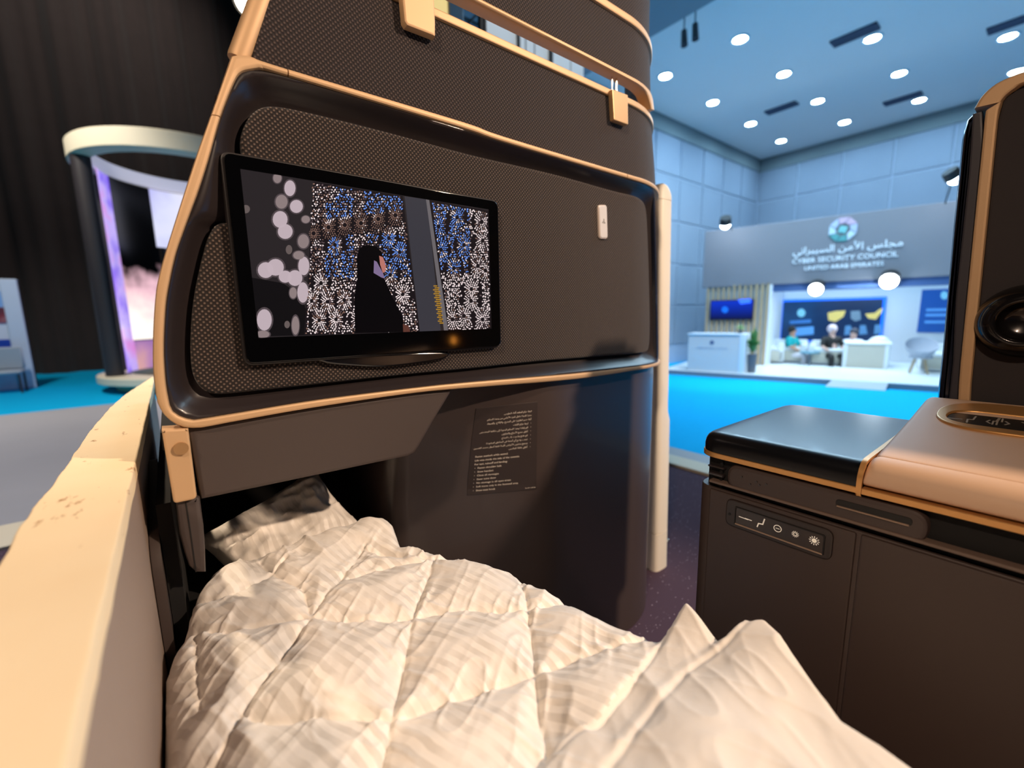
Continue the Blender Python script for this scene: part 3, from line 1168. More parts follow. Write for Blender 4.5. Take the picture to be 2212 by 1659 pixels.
TS = 2.75
armchair('white armchair with a beige base, leftmost beside the slat wall', onb(1664, 770, TS)[0], TS, .62, .6, .62)
armchair('white armchair holding the person in teal', onb(1712, 770, TS + .3)[0], TS + .3, .6, .6, .6)
armchair('white armchair with rounded back holding the person in black', onb(1790, 770, TS + .1)[0], TS + .1, .8, .6, .6)
tl, tr_ = onb(1826, 790, TS - .35), onb(1910, 796, TS - .35)
tz = onb(1870, 740, TS - .35)[2]
tb = thing('bar_table', 'white high table with a beige front panel in the middle of the booth', 'table', bloc((tl[0] + tr_[0]) / 2, TS))
obj('front_panel', bbox((tl[0], TS - .35, ZB), (tr_[0] - .02, TS - .3, tz - .05), .004), mat('table_beige', (196, 190, 176), .6), tb, 0)
obj('tabletop', bbox((tl[0] - .06, TS - .38, tz - .05), (tr_[0] + .1, TS + .3, tz), .02, seg=2), M_sofa, tb)
for s_ in (tl[0] - .03, tr_[0] + .02):
    obj('leg', bbox((s_ - .04, TS - .36, ZB), (s_ + .04, TS + .28, tz - .05), .01), M_sofa, tb, 0)
hs = onb(1902, 738, TS + .1)
ob_ = thing('pouffe', 'round white seat back showing behind the right end of the high table', 'armchair', bloc(hs[0], TS + .5))
obj('backrest', B(sph_bm((hs[0], TS + .5, hs[2] - .1), .24, (1, .6, .9))), M_sofa, ob_)
obj('base', B(cyl_bm((hs[0], TS + .5, ZB), (hs[0], TS + .5, hs[2] - .1), .22, 18)), M_sofa, ob_)
# tub chair on the right
kc = onb(1985, 795, 1.75)
t_ = thing('tub_chair', 'grey shell chair on wooden legs at the right end of the booth', 'chair', bloc(kc[0], 1.75))
M_tub = mat('tub_grey', (172, 176, 188), .6)
rings = []
for k in range(9):
    f_ = k / 8
    rr = .13 + .13 * math.sin(f_ * 1.5)
    zz = ZB + .34 + f_ * .42
    rings.append([(kc[0] + rr * math.sin(a), 1.75 + rr * math.cos(a), zz - .16 * f_ * (1 - math.cos(a)) * .9) for a in np.linspace(-math.pi, math.pi, 25)])
g = loft(rings, False)
obj('shell', B(g), M_tub, t_)
obj('seat', B(cyl_bm((kc[0], 1.75, ZB + .33), (kc[0], 1.75, ZB + .38), .2, 20)), M_tub, t_)
for a in (.8, 2.35, 3.9, 5.5):
    obj('leg', B(cyl_bm((kc[0] + .1 * math.cos(a), 1.75 + .1 * math.sin(a), ZB + .34), (kc[0] + .2 * math.cos(a), 1.75 + .2 * math.sin(a), ZB), .018, 8, .012)), M_wood, t_)
kd = onb(2028, 780, 2.3)
armchair('white armchair at the far right beside the seat shell', kd[0], 2.4, .6, .55, .6)


# seated people: one skinned body each, clothes as children
def skin_mesh(pts, edges, radii, sub=1):
    me = bpy.data.meshes.new('tmp')
    me.from_pydata(pts, edges, [])
    o_ = bpy.data.objects.new('tmp', me)
    COL.objects.link(o_)
    o_.modifiers.new('s', 'SKIN')
    for i, r in enumerate(radii):
        me.skin_vertices[0].data[i].radius = (r, r)
        me.skin_vertices[0].data[i].use_root = (i == 0)
    if sub:
        m_ = o_.modifiers.new('u', 'SUBSURF')
        m_.levels = sub
        m_.render_levels = sub
    bpy.context.view_layer.update()
    out = bpy.data.meshes.new_from_object(o_.evaluated_get(bpy.context.evaluated_depsgraph_get()))
    bm = bmesh.new()
    bm.from_mesh(out)
    bpy.data.objects.remove(o_)
    bpy.data.meshes.remove(out)
    return bm


def seated(lab, s, t, seat_z, rot, skin, top, legs, head_cover, lean=0.0, k=.9):
    o_ = thing('person', lab, 'person', bloc(s, t))
    J = [(0, 0, .0), (0, lean * .3, .22), (0, lean * .7, .44), (0, lean, .56), (0, lean - .02, .64), (0, lean - .03, .76),
         (-.19, lean * .8, .47), (-.25, lean * .8 - .12, .24), (-.16, -.32, .16), (.19, lean * .8, .47), (.25, lean * .8 - .12, .24), (.16, -.32, .16),
         (-.1, -.05, 0), (-.13, -.45, .03), (-.13, -.46, -.38), (-.13, -.58, -.42), (.1, -.05, 0), (.13, -.45, .03), (.13, -.46, -.38), (.13, -.58, -.42)]
    Ed = [(0, 1), (1, 2), (2, 3), (3, 4), (4, 5), (2, 6), (6, 7), (7, 8), (2, 9), (9, 10), (10, 11), (0, 12), (12, 13), (13, 14), (14, 15), (0, 16), (16, 17), (17, 18), (18, 19)]
    Rd = [.14, .13, .13, .055, .085, .08, .06, .05, .035, .06, .05, .035, .085, .065, .045, .035, .085, .065, .045, .035]
    R_ = Matrix.Rotation(rot, 3, 'Z')

    def tf(p):
        q = R_ @ Vector(p) * k
        return (s + q[0], t + q[1], seat_z + q[2])
    P = [tf(p) for p in J]
    obj('body', B(skin_mesh(P, Ed, [r * k for r in Rd])), skin, o_, 80)
    it = [0, 1, 2, 3, 6, 7, 9, 10]
    rm = {q: i for i, q in enumerate(it)}
    et = [(rm[a], rm[b_]) for a, b_ in Ed if a in rm and b_ in rm]
    obj('top', B(skin_mesh([P[i] for i in it], et, [Rd[i] * k * 1.12 + .01 for i in it])), top, o_, 80)
    il = [0, 12, 13, 14, 16, 17, 18]
    rm = {q: i for i, q in enumerate(il)}
    el = [(rm[a], rm[b_]) for a, b_ in Ed if a in rm and b_ in rm]
    obj('trousers', B(skin_mesh([P[i] for i in il], el, [Rd[i] * k * 1.12 + .01 for i in il])), legs, o_, 80)
    hp = tf((0, lean + .015, .745))
    obj('hair' if head_cover[1] == 'hair' else 'head_scarf', B(sph_bm(hp, .105 * k * (1 if head_cover[1] == 'hair' else 1.12), (1, 1, 1.05))), head_cover[0], o_, 80)
    # face: nose, eyes
    nz_ = tf((0, lean - .125, .70))
    obj('nose', B(sph_bm(nz_, .018 * k, (1, 1, 1.4), 8, 6)), skin, o_, 80)
    for q in (-.035, .035):
        obj('eye', B(sph_bm(tf((q, lean - .108, .725)), .012 * k, (1, 1, 1), 8, 6)), M_black, o_, 80)


M_skin = mat('skin', (190, 140, 115), .6)
M_skin2 = mat('skin_pale', (205, 165, 150), .6)
h1 = onb(1711, 716, TS + .15)
seated('person in a teal top and pale trousers seated at the left of the booth', h1[0], TS + .2, h1[2] - .62, 1.2, M_skin, mat('teal_cloth', (0, 165, 170), .8), mat('pale_cloth', (222, 215, 220), .8), (M_black, 'hair'))
h2 = onb(1798, 713, TS + .0)
seated('person in black clothes with a white head covering, middle of the booth', h2[0], TS + .05, h2[2] - .64, .4, M_skin2, M_black, M_black, (mat('scarf_pinkwhite', (222, 205, 212), .8), 'scarf'))
h3 = onb(1845, 722, TS + .25)
seated('person in a white robe behind the white high table', h3[0], TS + .45, h3[2] - .62, -.3, M_skin2, mat('robe_white', (222, 222, 232), .8), mat('robe_white', (222, 222, 232), .8), (mat('dark_hair', (60, 62, 75), .7), 'hair'))
lt = onb(1750, 755, TS - .2)
tt = thing('coffee_table', 'low teal-grey coffee table between the person in teal and the person in black', 'table', bloc(lt[0], TS - .2))
obj('tabletop', B(cyl_bm((lt[0], TS - .2, ZB + .30), (lt[0], TS - .2, ZB + .33), .22, 20)), mat('table_teal', (96, 150, 170), .4), tt)
obj('leg', B(cyl_bm((lt[0], TS - .2, ZB), (lt[0], TS - .2, ZB + .3), .03, 10)), M_bgrey, tt)

# ================================================================== THE SUITE: FRONT SHELL WITH MONITOR
D = .85
RR = .34


def x1_of(z):
    return float(np.interp(z, [-1.2, -.21, .41, .61, .86], [1.200, 1.200, 1.151, 1.113, 1.088]))


def pt(a, z, off=0.0):
    """shell surface: flat, then curling back round the aisle end"""
    x1 = x1_of(z)
    d = a - x1
    if d <= 0:
        return np.array((a, D + off, z))
    r = RR - off
    th = d / RR
    if th < math.pi / 2:
        return np.array((x1 + r * math.sin(th), D + RR - r * math.cos(th), z))
    return np.array((x1 + r, D + RR + (d - RR * math.pi / 2), z))


def S(u, v, off=0.0):
    """pixel to (a, z) on the shell surface"""
    d = ray(u, v)
    k0 = (D + off) / d[1]
    best = None
    for i in range(400):
        k = k0 * (1 + .16 * i / 400)
        p = d * k
        x1 = x1_of(p[2])
        q = p[0] - x1
        r = RR - off
        ys = D + off if q <= 0 else (D + RR - math.sqrt(max(r * r - q * q, 0)) if q < r else 9)
        g = p[1] - ys
        if best is None or abs(g) < best[0]:
            best = (abs(g), p, q)
        if g >= 0 and i > 0:
            break
        if g >= 0 and i == 0:
            break
    _, p, q = best
    if q > 0:
        return np.array((x1_of(p[2]) + RR * math.asin(min(1, q / (RR - off))), p[2]))
    return np.array((p[0], p[2]))


def SL(pts, off=0.0):
    return [S(u, v, off) for u, v in pts]


def wrap(p, extra=.42):
    """carry an edge on round the aisle end at its own height"""
    return np.array((x1_of(p[1]) + extra, p[1]))


sh = thing('suite_shell', 'dark suite front shell with champagne trim around the lit screen above the footwell', 'suite partition', (.55, D + .1, ZD))

# --- trim: left band, corner, top rail, bottom rail
L_out = [(499, 122), (483, 169), (456, 247), (428, 325), (401, 407), (376, 485), (358, 543), (345, 590), (337, 629), (332, 690), (330, 749), (331, 803), (339, 868), (350, 930)]
L_in = [(548, 152), (520, 160), (502, 188), (475, 258), (452, 340), (429, 412), (402, 485), (380, 548), (367, 605), (359, 651), (355, 710), (354, 760), (357, 815), (361, 846), (366, 872)]


def az(pts, k=5, off=0.0):
    return smooth_path(SL(pts, off), k)


top_t = [(502, 120), (520, 120), (542, 124), (621, 151), (1000, 265), (1090, 297), (1352, 376), (1380, 384)]
top_b = [(533, 152), (548, 150), (569, 152), (621, 166), (1000, 279), (1090, 309), (1350, 385), (1380, 394)]
tp = SL(top_t)
zt_r = tp[-1][1]
bp_ = SL(top_b)
f_trim = -.006


def cut(P, a0, a1):
    """portion of a polyline between two a values"""
    P = resample(P, n=4000)
    P = P[(P[:, 0] >= a0) & (P[:, 0] <= a1)]
    return resample(P, n=240)


j1, j2 = S(621, 158)[0], S(1352, 380)[0]
TT = np.vstack([smooth_path(tp, 6), [wrap(tp[-1] - (0, .002))]])
TBm = np.vstack([smooth_path(bp_, 6), [wrap(bp_[-1] - (0, .004))]])
obj('top_rail', strip(cut(TT, j1 + .0008, j2 - .0008), cut(TBm, j1 + .0008, j2 - .0008), pt, f_trim, .03, .004, 60), M_gold, sh)
obj('top_rail', strip(cut(TT, j2 + .0008, 9), cut(TBm, j2 + .0008, 9), pt, f_trim, .03, .004, 60), M_gold, sh)
jz = S(456, 250)[1]
LO, LI = az(L_out), az(L_in)
LO = resample(np.array(LO), n=1600)
LI = resample(np.array(LI), n=1600)
# corner piece: from the joint on the left edge, round to the joint on the top rail
co_o = np.vstack([LO[LO[:, 1] > jz + .0005][::-1], cut(TT, S(512, 120)[0], j1 - .0008)])
co_i = np.vstack([LI[(LI[:, 1] > jz + .0005)][::-1], cut(TBm, S(560, 151)[0], j1 - .0008)])
obj('corner_trim', strip(co_o, co_i, pt, f_trim, .035, .006, 60), M_gold, sh)
lb_o = LO[LO[:, 1] < jz - .0005]
lb_i = LI[LI[:, 1] < jz - .0005]
B_out = [(339, 868), (352, 892), (375, 913), (404, 924), (437, 923), (512, 909), (691, 878), (900, 848), (1020, 837), (1248, 818), (1400, 795)]
B_in = [(361, 846), (370, 884), (391, 900), (420, 907), (440, 904), (512, 892), (691, 863), (900, 837), (1020, 825), (1248, 806), (1400, 788)]
bo, bi = az(B_out), az(B_in)
lo_all = np.vstack([lb_o[lb_o[:, 1] > bo[0][1]], bo, [wrap(bo[-1] - (0, .0))]])
li_all = np.vstack([lb_i[lb_i[:, 1] > bi[0][1]], bi, [wrap(bi[-1] - (0, .0))]])


def arc_match(A, Bp, ka, kb, n1=90, n2=110):
    """split both lines at matching places so the band stays square"""
    A1, A2 = A[:ka], A[ka - 1:]
    B1, B2 = Bp[:kb], Bp[kb - 1:]
    return np.vstack([resample(A1, n=n1), resample(A2, n=n2)[1:]]), np.vstack([resample(B1, n=n1), resample(B2, n=n2)[1:]])


ka = int(np.argmin(np.linalg.norm(lo_all - S(404, 924), axis=1))) + 1
kb = int(np.argmin(np.linalg.norm(li_all - S(420, 907), axis=1))) + 1
oA, iA = arc_match(lo_all, li_all, ka, kb)
obj('side_and_lower_trim', strip(oA, iA, pt, f_trim, .035, .005, len(oA)), M_gold, sh)
# gold post going up from the corner
q0, q1 = S(520, 121), S(588, -60)
c0_, c1_ = pt(q0[0], q0[1], .02), pt(q1[0], q1[1], .02)
c1_ = c0_ + (c1_ - c0_) * 2.0
obj('corner_post', tube_bm([c0_ + (c1_ - c0_) * t for t in (0, .02, .3, .6, 1)], [.0165, .0175, .0178, .0178, .0178], 20), M_gold, sh)

# --- recessed surround between trim and cloth panel
cloth_px = [(518, 301), (530, 262), (551, 236), (578, 225), (656, 238), (830, 281), (1020, 333), (1202, 376), (1330, 412), (1372, 422), (1392, 437), (1398, 463),
            (1402, 560), (1405, 691), (1403, 749), (1393, 761), (1303, 769), (1160, 781), (1020, 796), (900, 807), (690, 830), (473, 853), (452, 851), (433, 841), (420, 824), (414, 795), (412, 740), (418, 651), (434, 570), (450, 508), (465, 480),
            (480, 473), (494, 480), (512, 488), (535, 470), (538, 400), (524, 340)]
OC = .014
cloth = clean_poly(smooth_path(SL(cloth_px, OC), 4, True))
cloth = resample(cloth, n=420, close=True)
for _ in range(6):
    cloth = (np.roll(cloth, 1, 0) + 2 * cloth + np.roll(cloth, -1, 0)) / 4
# outer ring: follow the inside of the trim
sur_px = [(542, 151), (621, 166), (830, 228), (1000, 279), (1090, 309), (1350, 385), (1394, 398), (1412, 410), (1415, 440), (1418, 560), (1421, 690), (1422, 770), (1412, 786), (1248, 806), (1020, 825), (900, 837), (691, 863), (512, 892), (440, 904), (420, 907), (391, 900),
          (370, 884), (361, 846), (354, 760), (359, 651), (380, 548), (402, 485), (429, 412), (475, 258), (502, 188), (518, 158)]
sur = clean_poly(smooth_path(SL(sur_px), 4, True))
ring_out = resample(sur, n=240, close=True)


def radial(P, n=240):
    """resample by angle about the middle so that rings correspond"""
    c = np.array((.66, .12))
    out = []
    for i in range(n):
        a = 2 * math.pi * i / n
        d = np.array((math.cos(a) * 1.9, math.sin(a)))
        best = None
        for k in range(len(P)):
            p, q = P[k], P[(k + 1) % len(P)]
            M2 = np.array([[d[0], p[0] - q[0]], [d[1], p[1] - q[1]]])
            det = np.linalg.det(M2)
            if abs(det) < 1e-12:
                continue
            t, s_ = np.linalg.solve(M2, p - c)
            if t > 0 and -1e-6 <= s_ <= 1 + 1e-6 and (best is None or t > best):
                best = t
        out.append(c + d * best)
    return np.array(out)


ro, ri = radial(sur), radial(cloth)
prof = [(0, .012), (.0, .0), (.06, -.001), (.16, .002), (.35, .012), (.6, .024), (.85, .032), (1.0, .034), (1.06, .034)]
rings = []
for s_, off in prof:
    rings.append([pt(*(ro[i] + (ri[i] - ro[i]) * s_), off) for i in range(240)])
obj('surround', loft(rings), M_plastic, sh, 60)
# right hand gloss edge between cloth panel and post
ga = [S(1412, 408), S(1416, 560), S(1419, 690), S(1420, 786)]
g_in = np.array(ga)
g_out = np.array([wrap(p, .46) for p in ga])
obj('end_cap', strip(resample(g_out, n=30), resample(g_in, n=30), pt, .0005, .03, .004, 30), M_navy, sh)
# cloth panel
obj('fabric_panel', panel(cloth, pt, OC, .04, .007, .05, .03), M_fab, sh, 60)

# --- upper cloth panel, ledge
zl_t, zl_b = .612, .590
ed = [S(932, 31)[1], S(1240, 174)[1], S(1355, 230)[1]]
zl_b = sum(ed[:2]) / 2
zl_t = (S(929, 6)[1] + S(1240, 161)[1]) / 2
zr_b, zr_t = S(1393, 247)[1], S(1402, 240)[1]
xl = lambda z: pt(*(S(541, 124)))[0] + (z - S(541, 124)[1]) * ((S(585, 0)[0] - S(541, 124)[0]) / (S(585, 0)[1] - S(541, 124)[1])) - .006
zb0 = TT[:, 1]
lowline = cut(TT, S(541, 124)[0], 9)
up = [np.array((p[0], p[1] - .003)) for p in lowline[::5]] + [wrap(np.array((0, zt_r)), .42), wrap(np.array((0, zl_b)), .40), np.array((xl(zl_b), zl_b))]
obj('upper_fabric', panel(up, pt, .004, .03, .003, .06, .04), M_fabu, sh, 60)
led_o = np.array([(xl(zl_t), zl_t), (1.0, zl_t), wrap(np.array((0, zl_t)), .02), wrap(np.array((0, zl_t)), .2), wrap(np.array((0, zl_t)), .42)])
led_i = np.array([(xl(zl_b), zl_b), (1.0, zl_b), wrap(np.array((0, zl_b)), .02), wrap(np.array((0, zl_b)), .2), wrap(np.array((0, zl_b)), .42)])
obj('ledge_rail', strip(led_o, led_i, pt, -.002, .045, .003, 80), M_gold, sh)
# clips that carry the upper panel
cl1 = SL([(861, -60), (861, 0), (866, 54), (872, 64), (927, 85), (933, 88), (933, 54), (930, 0), (930, -60)])
obj('clip', panel(cl1, pt, -.016, .0, .004, .05), M_gold, sh)
cl2 = round_poly(SL([(1320, 193), (1354, 206), (1355, 271), (1324, 260)], -.01), .004)
obj('clip', panel(cl2, pt, -.014, .0, .0018, .05), mat('clip_bronze', (188, 152, 110), .4, .5), sh)
for u in (1323, 1332):
    a_, b_ = S(u, 196, .006), S(u, 160, .006)
    obj('rod', cyl_bm(pt(a_[0], a_[1], .008), pt(b_[0], b_[1], .008), .0035 if u > 1325 else .002, 12), M_chrome, sh)

# --- under the lower trim: flap, bracket, leg, side cabinet
fl_px = [(405, 922), (437, 923), (512, 909), (691, 878), (900, 848), (978, 841), (972, 852), (940, 905), (905, 966), (896, 979), (882, 986), (434, 1080)]
obj('flap_panel', panel(SL(fl_px, .006), pt, .006, .03, .006, .06, .03), M_flap, sh)
br = round_poly(SL([(349, 929), (407, 925), (426, 1077), (375, 1088)], -.004), [.001, .001, .008, .006])
obj('bracket', panel(br, pt, -.006, .03, .003, .05), M_gold, sh)
bc = S(391, 968, -.006)
obj('bracket_button', cyl_bm(pt(bc[0], bc[1], -.0105), pt(bc[0], bc[1], -.004), .0098, 24), mat('button_bronze', (176, 138, 96), .4, .5), sh)
lg = [(380, 1086), (388, 1154), (400, 1200), (409, 1225), (424, 1238), (445, 1238), (443, 1180), (440, 1138), (432, 1075), (426, 1073)]
obj('lower_leg', panel(SL(lg, .004), pt, .004, .06, .006, .05, .03), M_flap, sh)
lgr = [(400, 1086), (410, 1150), (422, 1236), (425, 1236), (413, 1150), (403, 1086)]
obj('leg_seam', panel(SL(lgr, .003), pt, .0032, .006, .0, .05), M_black, sh, 0)

aL, rL, aC = .455, .05, .80


def cheek(a, z):
    """the cabinet face left of the crease turns back toward the footwell, more so lower down"""
    k = float(np.interp(-z, [.15, .22, .34, .47, .7, 1.14], [.14, .22, .38, .52, .58, .58]))
    t = aC - max(a, aL)
    return 0.0 if t < -.03 else k * (t if t > .03 else (t + .03) ** 2 / .12)


def ptc(a, z, off=0.0):
    """cabinet side: creased, and curling back at the footwell"""
    if a < aL:
        d = aL - a
        r = rL - off
        th = d / rL
        e = np.array((0, cheek(aL, z), 0))
        if th < math.pi / 2:
            return np.array((aL - r * math.sin(th), D + .02 + rL - r * math.cos(th), z)) + e
        return np.array((aL - r, D + .02 + rL + d - rL * math.pi / 2, z)) + e
    p = pt(a, z, off + .02)
    p[1] += cheek(a, z)
    return p


zc_top = -.17
cab = [(aL - rL * 1.57 - .5, zc_top), (aL - rL * 1.57 - .5, ZD), (aL - .06, ZD), (1.0, ZD), (1.2 + .42, ZD), (1.2 + .42, zc_top), (1.0, zc_top), (aL - .06, zc_top)]
cab = clean_poly(cab)
obj('side_cabinet', panel(cab, ptc, 0.0, .02, .004, .035, .02, backcap=False), M_cab, sh, 60)
# footwell lining
ys_ = D + .05
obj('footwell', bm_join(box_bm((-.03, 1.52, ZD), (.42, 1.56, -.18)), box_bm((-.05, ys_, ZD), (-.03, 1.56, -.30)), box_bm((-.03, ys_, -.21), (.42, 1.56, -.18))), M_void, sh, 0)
# tall back of the shell
obj('back_shell', bm_join(box_bm((.10, D + .045, -.16), (1.12, D + .075, .36)), box_bm((.2, D + .035, .36), (1.08, D + .05, .60))), M_plastic, sh, 0)

# --- aisle post
pa = [(1440, 402), (1438, 860), (1432, 1148), (1424, 1296)]
YP = 1.02


def post_piece(v_top, v_bot, wl_, name, capr):
    edge_l = lambda v: np.interp(v, [400, 840, 1059, 1298], [1424, 1420, 1417, 1412])
    edge_r = lambda v: np.interp(v, [424, 840, 887, 906, 1059, 1141, 1279, 1298], [1451, 1444, 1442, 1447, 1444, 1442, 1439, 1431])
    rings = []
    vv = np.linspace(v_bot, v_top, 40)
    for v in vv:
        l_, r_ = aty(edge_l(v), v, YP), aty(edge_r(v), v, YP)
        w_ = (r_[0] - l_[0]) / 2
        if capr and v < v_top + 26:
            f_ = (v - v_top) / 26
            w2 = w_ * (.35 + .65 * math.sqrt(max(0, 1 - (1 - f_) ** 2)))
            cx_ = l_[0] + w2
            w_ = w2
        else:
            cx_ = (l_[0] + r_[0]) / 2
        z_ = (l_[2] + r_[2]) / 2
        rings.append([(cx_ + w_ * math.copysign(abs(math.cos(a)) ** .6, math.cos(a)), YP + .02 + .03 * math.copysign(abs(math.sin(a)) ** .6, math.sin(a)), z_)
                      for a in np.linspace(0, 2 * math.pi, 28, endpoint=False)])
    n = 28
    V, F = loft(rings)
    F.append(tuple(range(n))[::-1])
    F.append(tuple(range(len(V) - n, len(V))))
    obj(name, (V, F), M_ivory, sh, 50)


post_piece(401, 432, 0, 'post_cap', True)
post_piece(433, 1147, 0, 'aisle_post', False)
post_piece(1148.5, 1296, 0, 'post_foot', False)
for v in (942, 1170):
    p = aty(1446, v, YP)
    obj('post_stud', sph_bm((p[0] + .004, YP + .01, p[2]), .0075, (1, 1, 1.1), 12, 8), M_chrome, sh)

# --- coat hook plate with hanger sign
hk = round_poly(SL([(1297, 441), (1316, 441), (1318, 515), (1300, 515)], .0), .0105, 8)
hk = np.array(hk)
hp_ = thing('coat_hook', 'white oblong coat hook with a hanger sign, right of the lit screen', 'coat hook', tuple(pt(*hk.mean(0), 0)))
obj('plate', panel(hk, pt, OC - .006, OC + .004, .002, .03), mat('hook_rim', (205, 190, 180), .35), hp_)
obj('flap', panel(inset(clean_poly(hk), .0028), pt, OC - .0075, OC, .0015, .03), mat('hook_white', (214, 212, 214), .35), hp_)
hc = S(1308, 478)
Lh = .0062
M_ink = mat('ink_dark', (40, 38, 44), .6)


def seg2(p, q, wd, f, off, th=.0004):
    p, q = np.array(p, float), np.array(q, float)
    t = (q - p) / np.linalg.norm(q - p)
    nn = np.array((-t[1], t[0])) * wd / 2
    return panel(clean_poly([p - nn - t * wd * .3, q - nn + t * wd * .3, q + nn + t * wd * .3, p + nn - t * wd * .3]), f, off - th, off, 0, .1, .1)


hpts = [(-1, -.55), (1, -.55), (0, .35), (-1, -.55)]
parts_ = [seg2(hc + np.array(hpts[i]) * Lh * (1, 1), hc + np.array(hpts[i + 1]) * Lh, .0011, pt, OC - .0076) for i in range(3)]
hook = [(0, .35), (0, .6), (.28, .8), (.2, 1.1), (-.1, 1.12), (-.25, .95)]
parts_ += [seg2(hc + np.array(hook[i]) * Lh, hc + np.array(hook[i + 1]) * Lh, .001, pt, OC - .0076) for i in range(5)]
obj('hanger_sign', bm_join(*parts_), M_ink, hp_, 0)

# --- upper sliding panel above the gap
ud = thing('privacy_panel', 'upper dark fabric privacy panel with champagne rims above the open gap of the shell', 'privacy panel', (.8, D, .7))
YU = -.004
zu = S(1101, 44)[1]
r_t = [(900, -78), (1057, 0), (1221, 108 - 4), (1327, 157), (1378, 178), (1396, 190), (1404, 206)]
r_b = [(900, -54), (998, 0), (1101, 60), (1221, 127), (1328, 174), (1366, 193), (1378, 205), (1382, 222)]
ua, ub = S(1057, 0), S(998, 0)
zt_u = np.mean([S(1057, 0)[1], S(1221, 106)[1], S(1327, 157)[1]])
zb_u = np.mean([S(1101, 60)[1], S(1221, 127)[1], S(1328, 173)[1]])
zm_u = (zt_u + zb_u) / 2 + .002
ax = S(1396, 192)[0]
rt = np.array([(.30, zt_u), (.7, zt_u), (1.0, zt_u), (ax - .02, zt_u - .002), (ax + .03, zt_u - .012), (ax + .05, zt_u - .04)])
zb_f = zt_u - .50 * (zt_u - zb_u)
rb = np.array([(.30, zb_f), (.7, zb_f), (1.0, zb_f), (ax - .05, zb_f - .003), (ax - .006, zb_f - .018), (ax + .014, zb_f - .036)])
obj('lower_rim', strip(smooth_path(rt, 6), smooth_path(rb, 6), pt, -.012, .022, .008, 70), M_gold, ud)
zt2 = np.mean([S(1271, 2)[1], S(1372, 36)[1]])
up2 = [np.array((.3, zt_u - .003)), np.array((.9, zt_u - .003)), wrap(np.array((0, zt_u - .003)), .42), wrap(np.array((0, zt2)), .42), np.array((.9, zt2)), np.array((.3, zt2))]
obj('fabric', panel(up2, pt, .003, .03, .003, .05, .04), M_fabu, ud, 60)
w2_ = .010
obj('upper_rim', strip(np.array([(.3, zt2 + w2_), (1.0, zt2 + w2_), wrap(np.array((0, zt2 + w2_)), .1), wrap(np.array((0, zt2 + w2_)), .42)]),
                       np.array([(.3, zt2 - w2_), (1.0, zt2 - w2_), wrap(np.array((0, zt2 - w2_)), .1), wrap(np.array((0, zt2 - w2_)), .42)]), pt, -.004, .02, .004, 80), M_gold, ud)
up3 = [np.array((.3, zt2)), np.array((.9, zt2)), wrap(np.array((0, zt2)), .42), wrap(np.array((0, zt2 + .3)), .42), np.array((.9, zt2 + .3)), np.array((.3, zt2 + .3))]
obj('upper_fabric', panel(up3, pt, .004, .03, .003, .06, .04), M_fabu, ud, 60)

# ------------------------------------------------------------------ the monitor
mo = thing('monitor', 'lit black-framed screen showing a robed figure before pierced lattice walls, set in the shell', 'screen', (.36, D, .1))
mx0, mx1, mz0, mz1 = .0968, .628, -.0725, .2595
mrect = round_poly([(mx0, mz0), (mx1, mz0), (mx1, mz1), (mx0, mz1)], [.012, .014, .016, .012])
obj('back_rim', panel(round_poly([(mx0 - .004, mz0 - .004), (mx1 + .003, mz0 - .004), (mx1 + .003, mz1 + .003), (mx0 - .004, mz1 + .004)], .015), pt, .002, .03, .002, .1), mat('monitor_rim', (40, 36, 37), .4), mo)
obj('front_glass', panel(mrect, pt, -.004, .012, .0012, .1), M_glass, mo)
obj('tilt_tab', panel(clean_poly(smooth_path(SL([(700, 783), (740, 789), (830, 793), (900, 786), (960, 775), (955, 762), (705, 772)]), 4, True)), pt, .003, .02, .003, .1), M_gloss, mo)
OFD = -.0042
ax0, ax1 = S(515, 365)[0], S(1053, 455)[0]
ax0 = .1175
ax1 = .6010
az0, az1 = S(553, 727)[1], S(515, 365)[1]
az0, az1 = -.0300, .2385


def pic(polys, off):
    """flat printed shapes on the picture"""
    V, F = [], []
    for P in polys:
        P = [(min(max(p[0], ax0), ax1), min(max(p[1], az0), az1)) for p in P]
        b = len(V)
        V += [pt(p[0], p[1], off) for p in P]
        F.append(tuple(range(b, b + len(P))))
    return V, F


def emat(name, rgb, es=1.0):
    m = mat(name, (2, 2, 2), .12, emit=rgb, es=es)
    return m


M_dk = emat('picture_dark', (50, 44, 46), .75)


def disc_px(u, v, ru, rv, n=20):
    return [S(u + ru * math.cos(a), v + rv * math.sin(a)) for a in np.linspace(0, 2 * math.pi, n, endpoint=False)]


def quad_px(pts):
    return SL(pts)


# side tones
pieces = []
pieces.append(('picture_shade', emat('picture_shade', (22, 19, 21), .8), pic([quad_px([(540, 600), (610, 612), (650, 640), (660, 670), (655, 724), (552, 727)])], OFD - .0001)))
pieces.append(('picture_lattice_ground', emat('picture_lattice_ground', (30, 24, 27), .9), pic([quad_px([(676, 394), (868, 424), (905, 719), (655, 724), (664, 600)])], OFD - .0001)))
pieces.append(('picture_lattice_ground', emat('picture_lattice_ground', (30, 24, 27), .9), pic([quad_px([(926, 433), (1053, 456), (1060, 712), (965, 717)])], OFD - .0001)))
pieces.append(('picture_pillar', emat('picture_pillar', (66, 64, 72), .8), pic([quad_px([(872, 425), (920, 432), (950, 715), (905, 719)])], OFD - .0001)))
pieces.append(('picture_pillar_edge', emat('picture_pillar_edge', (118, 112, 116), .8), pic([quad_px([(918, 432), (925, 433), (966, 714), (957, 716)])], OFD - .0002)))
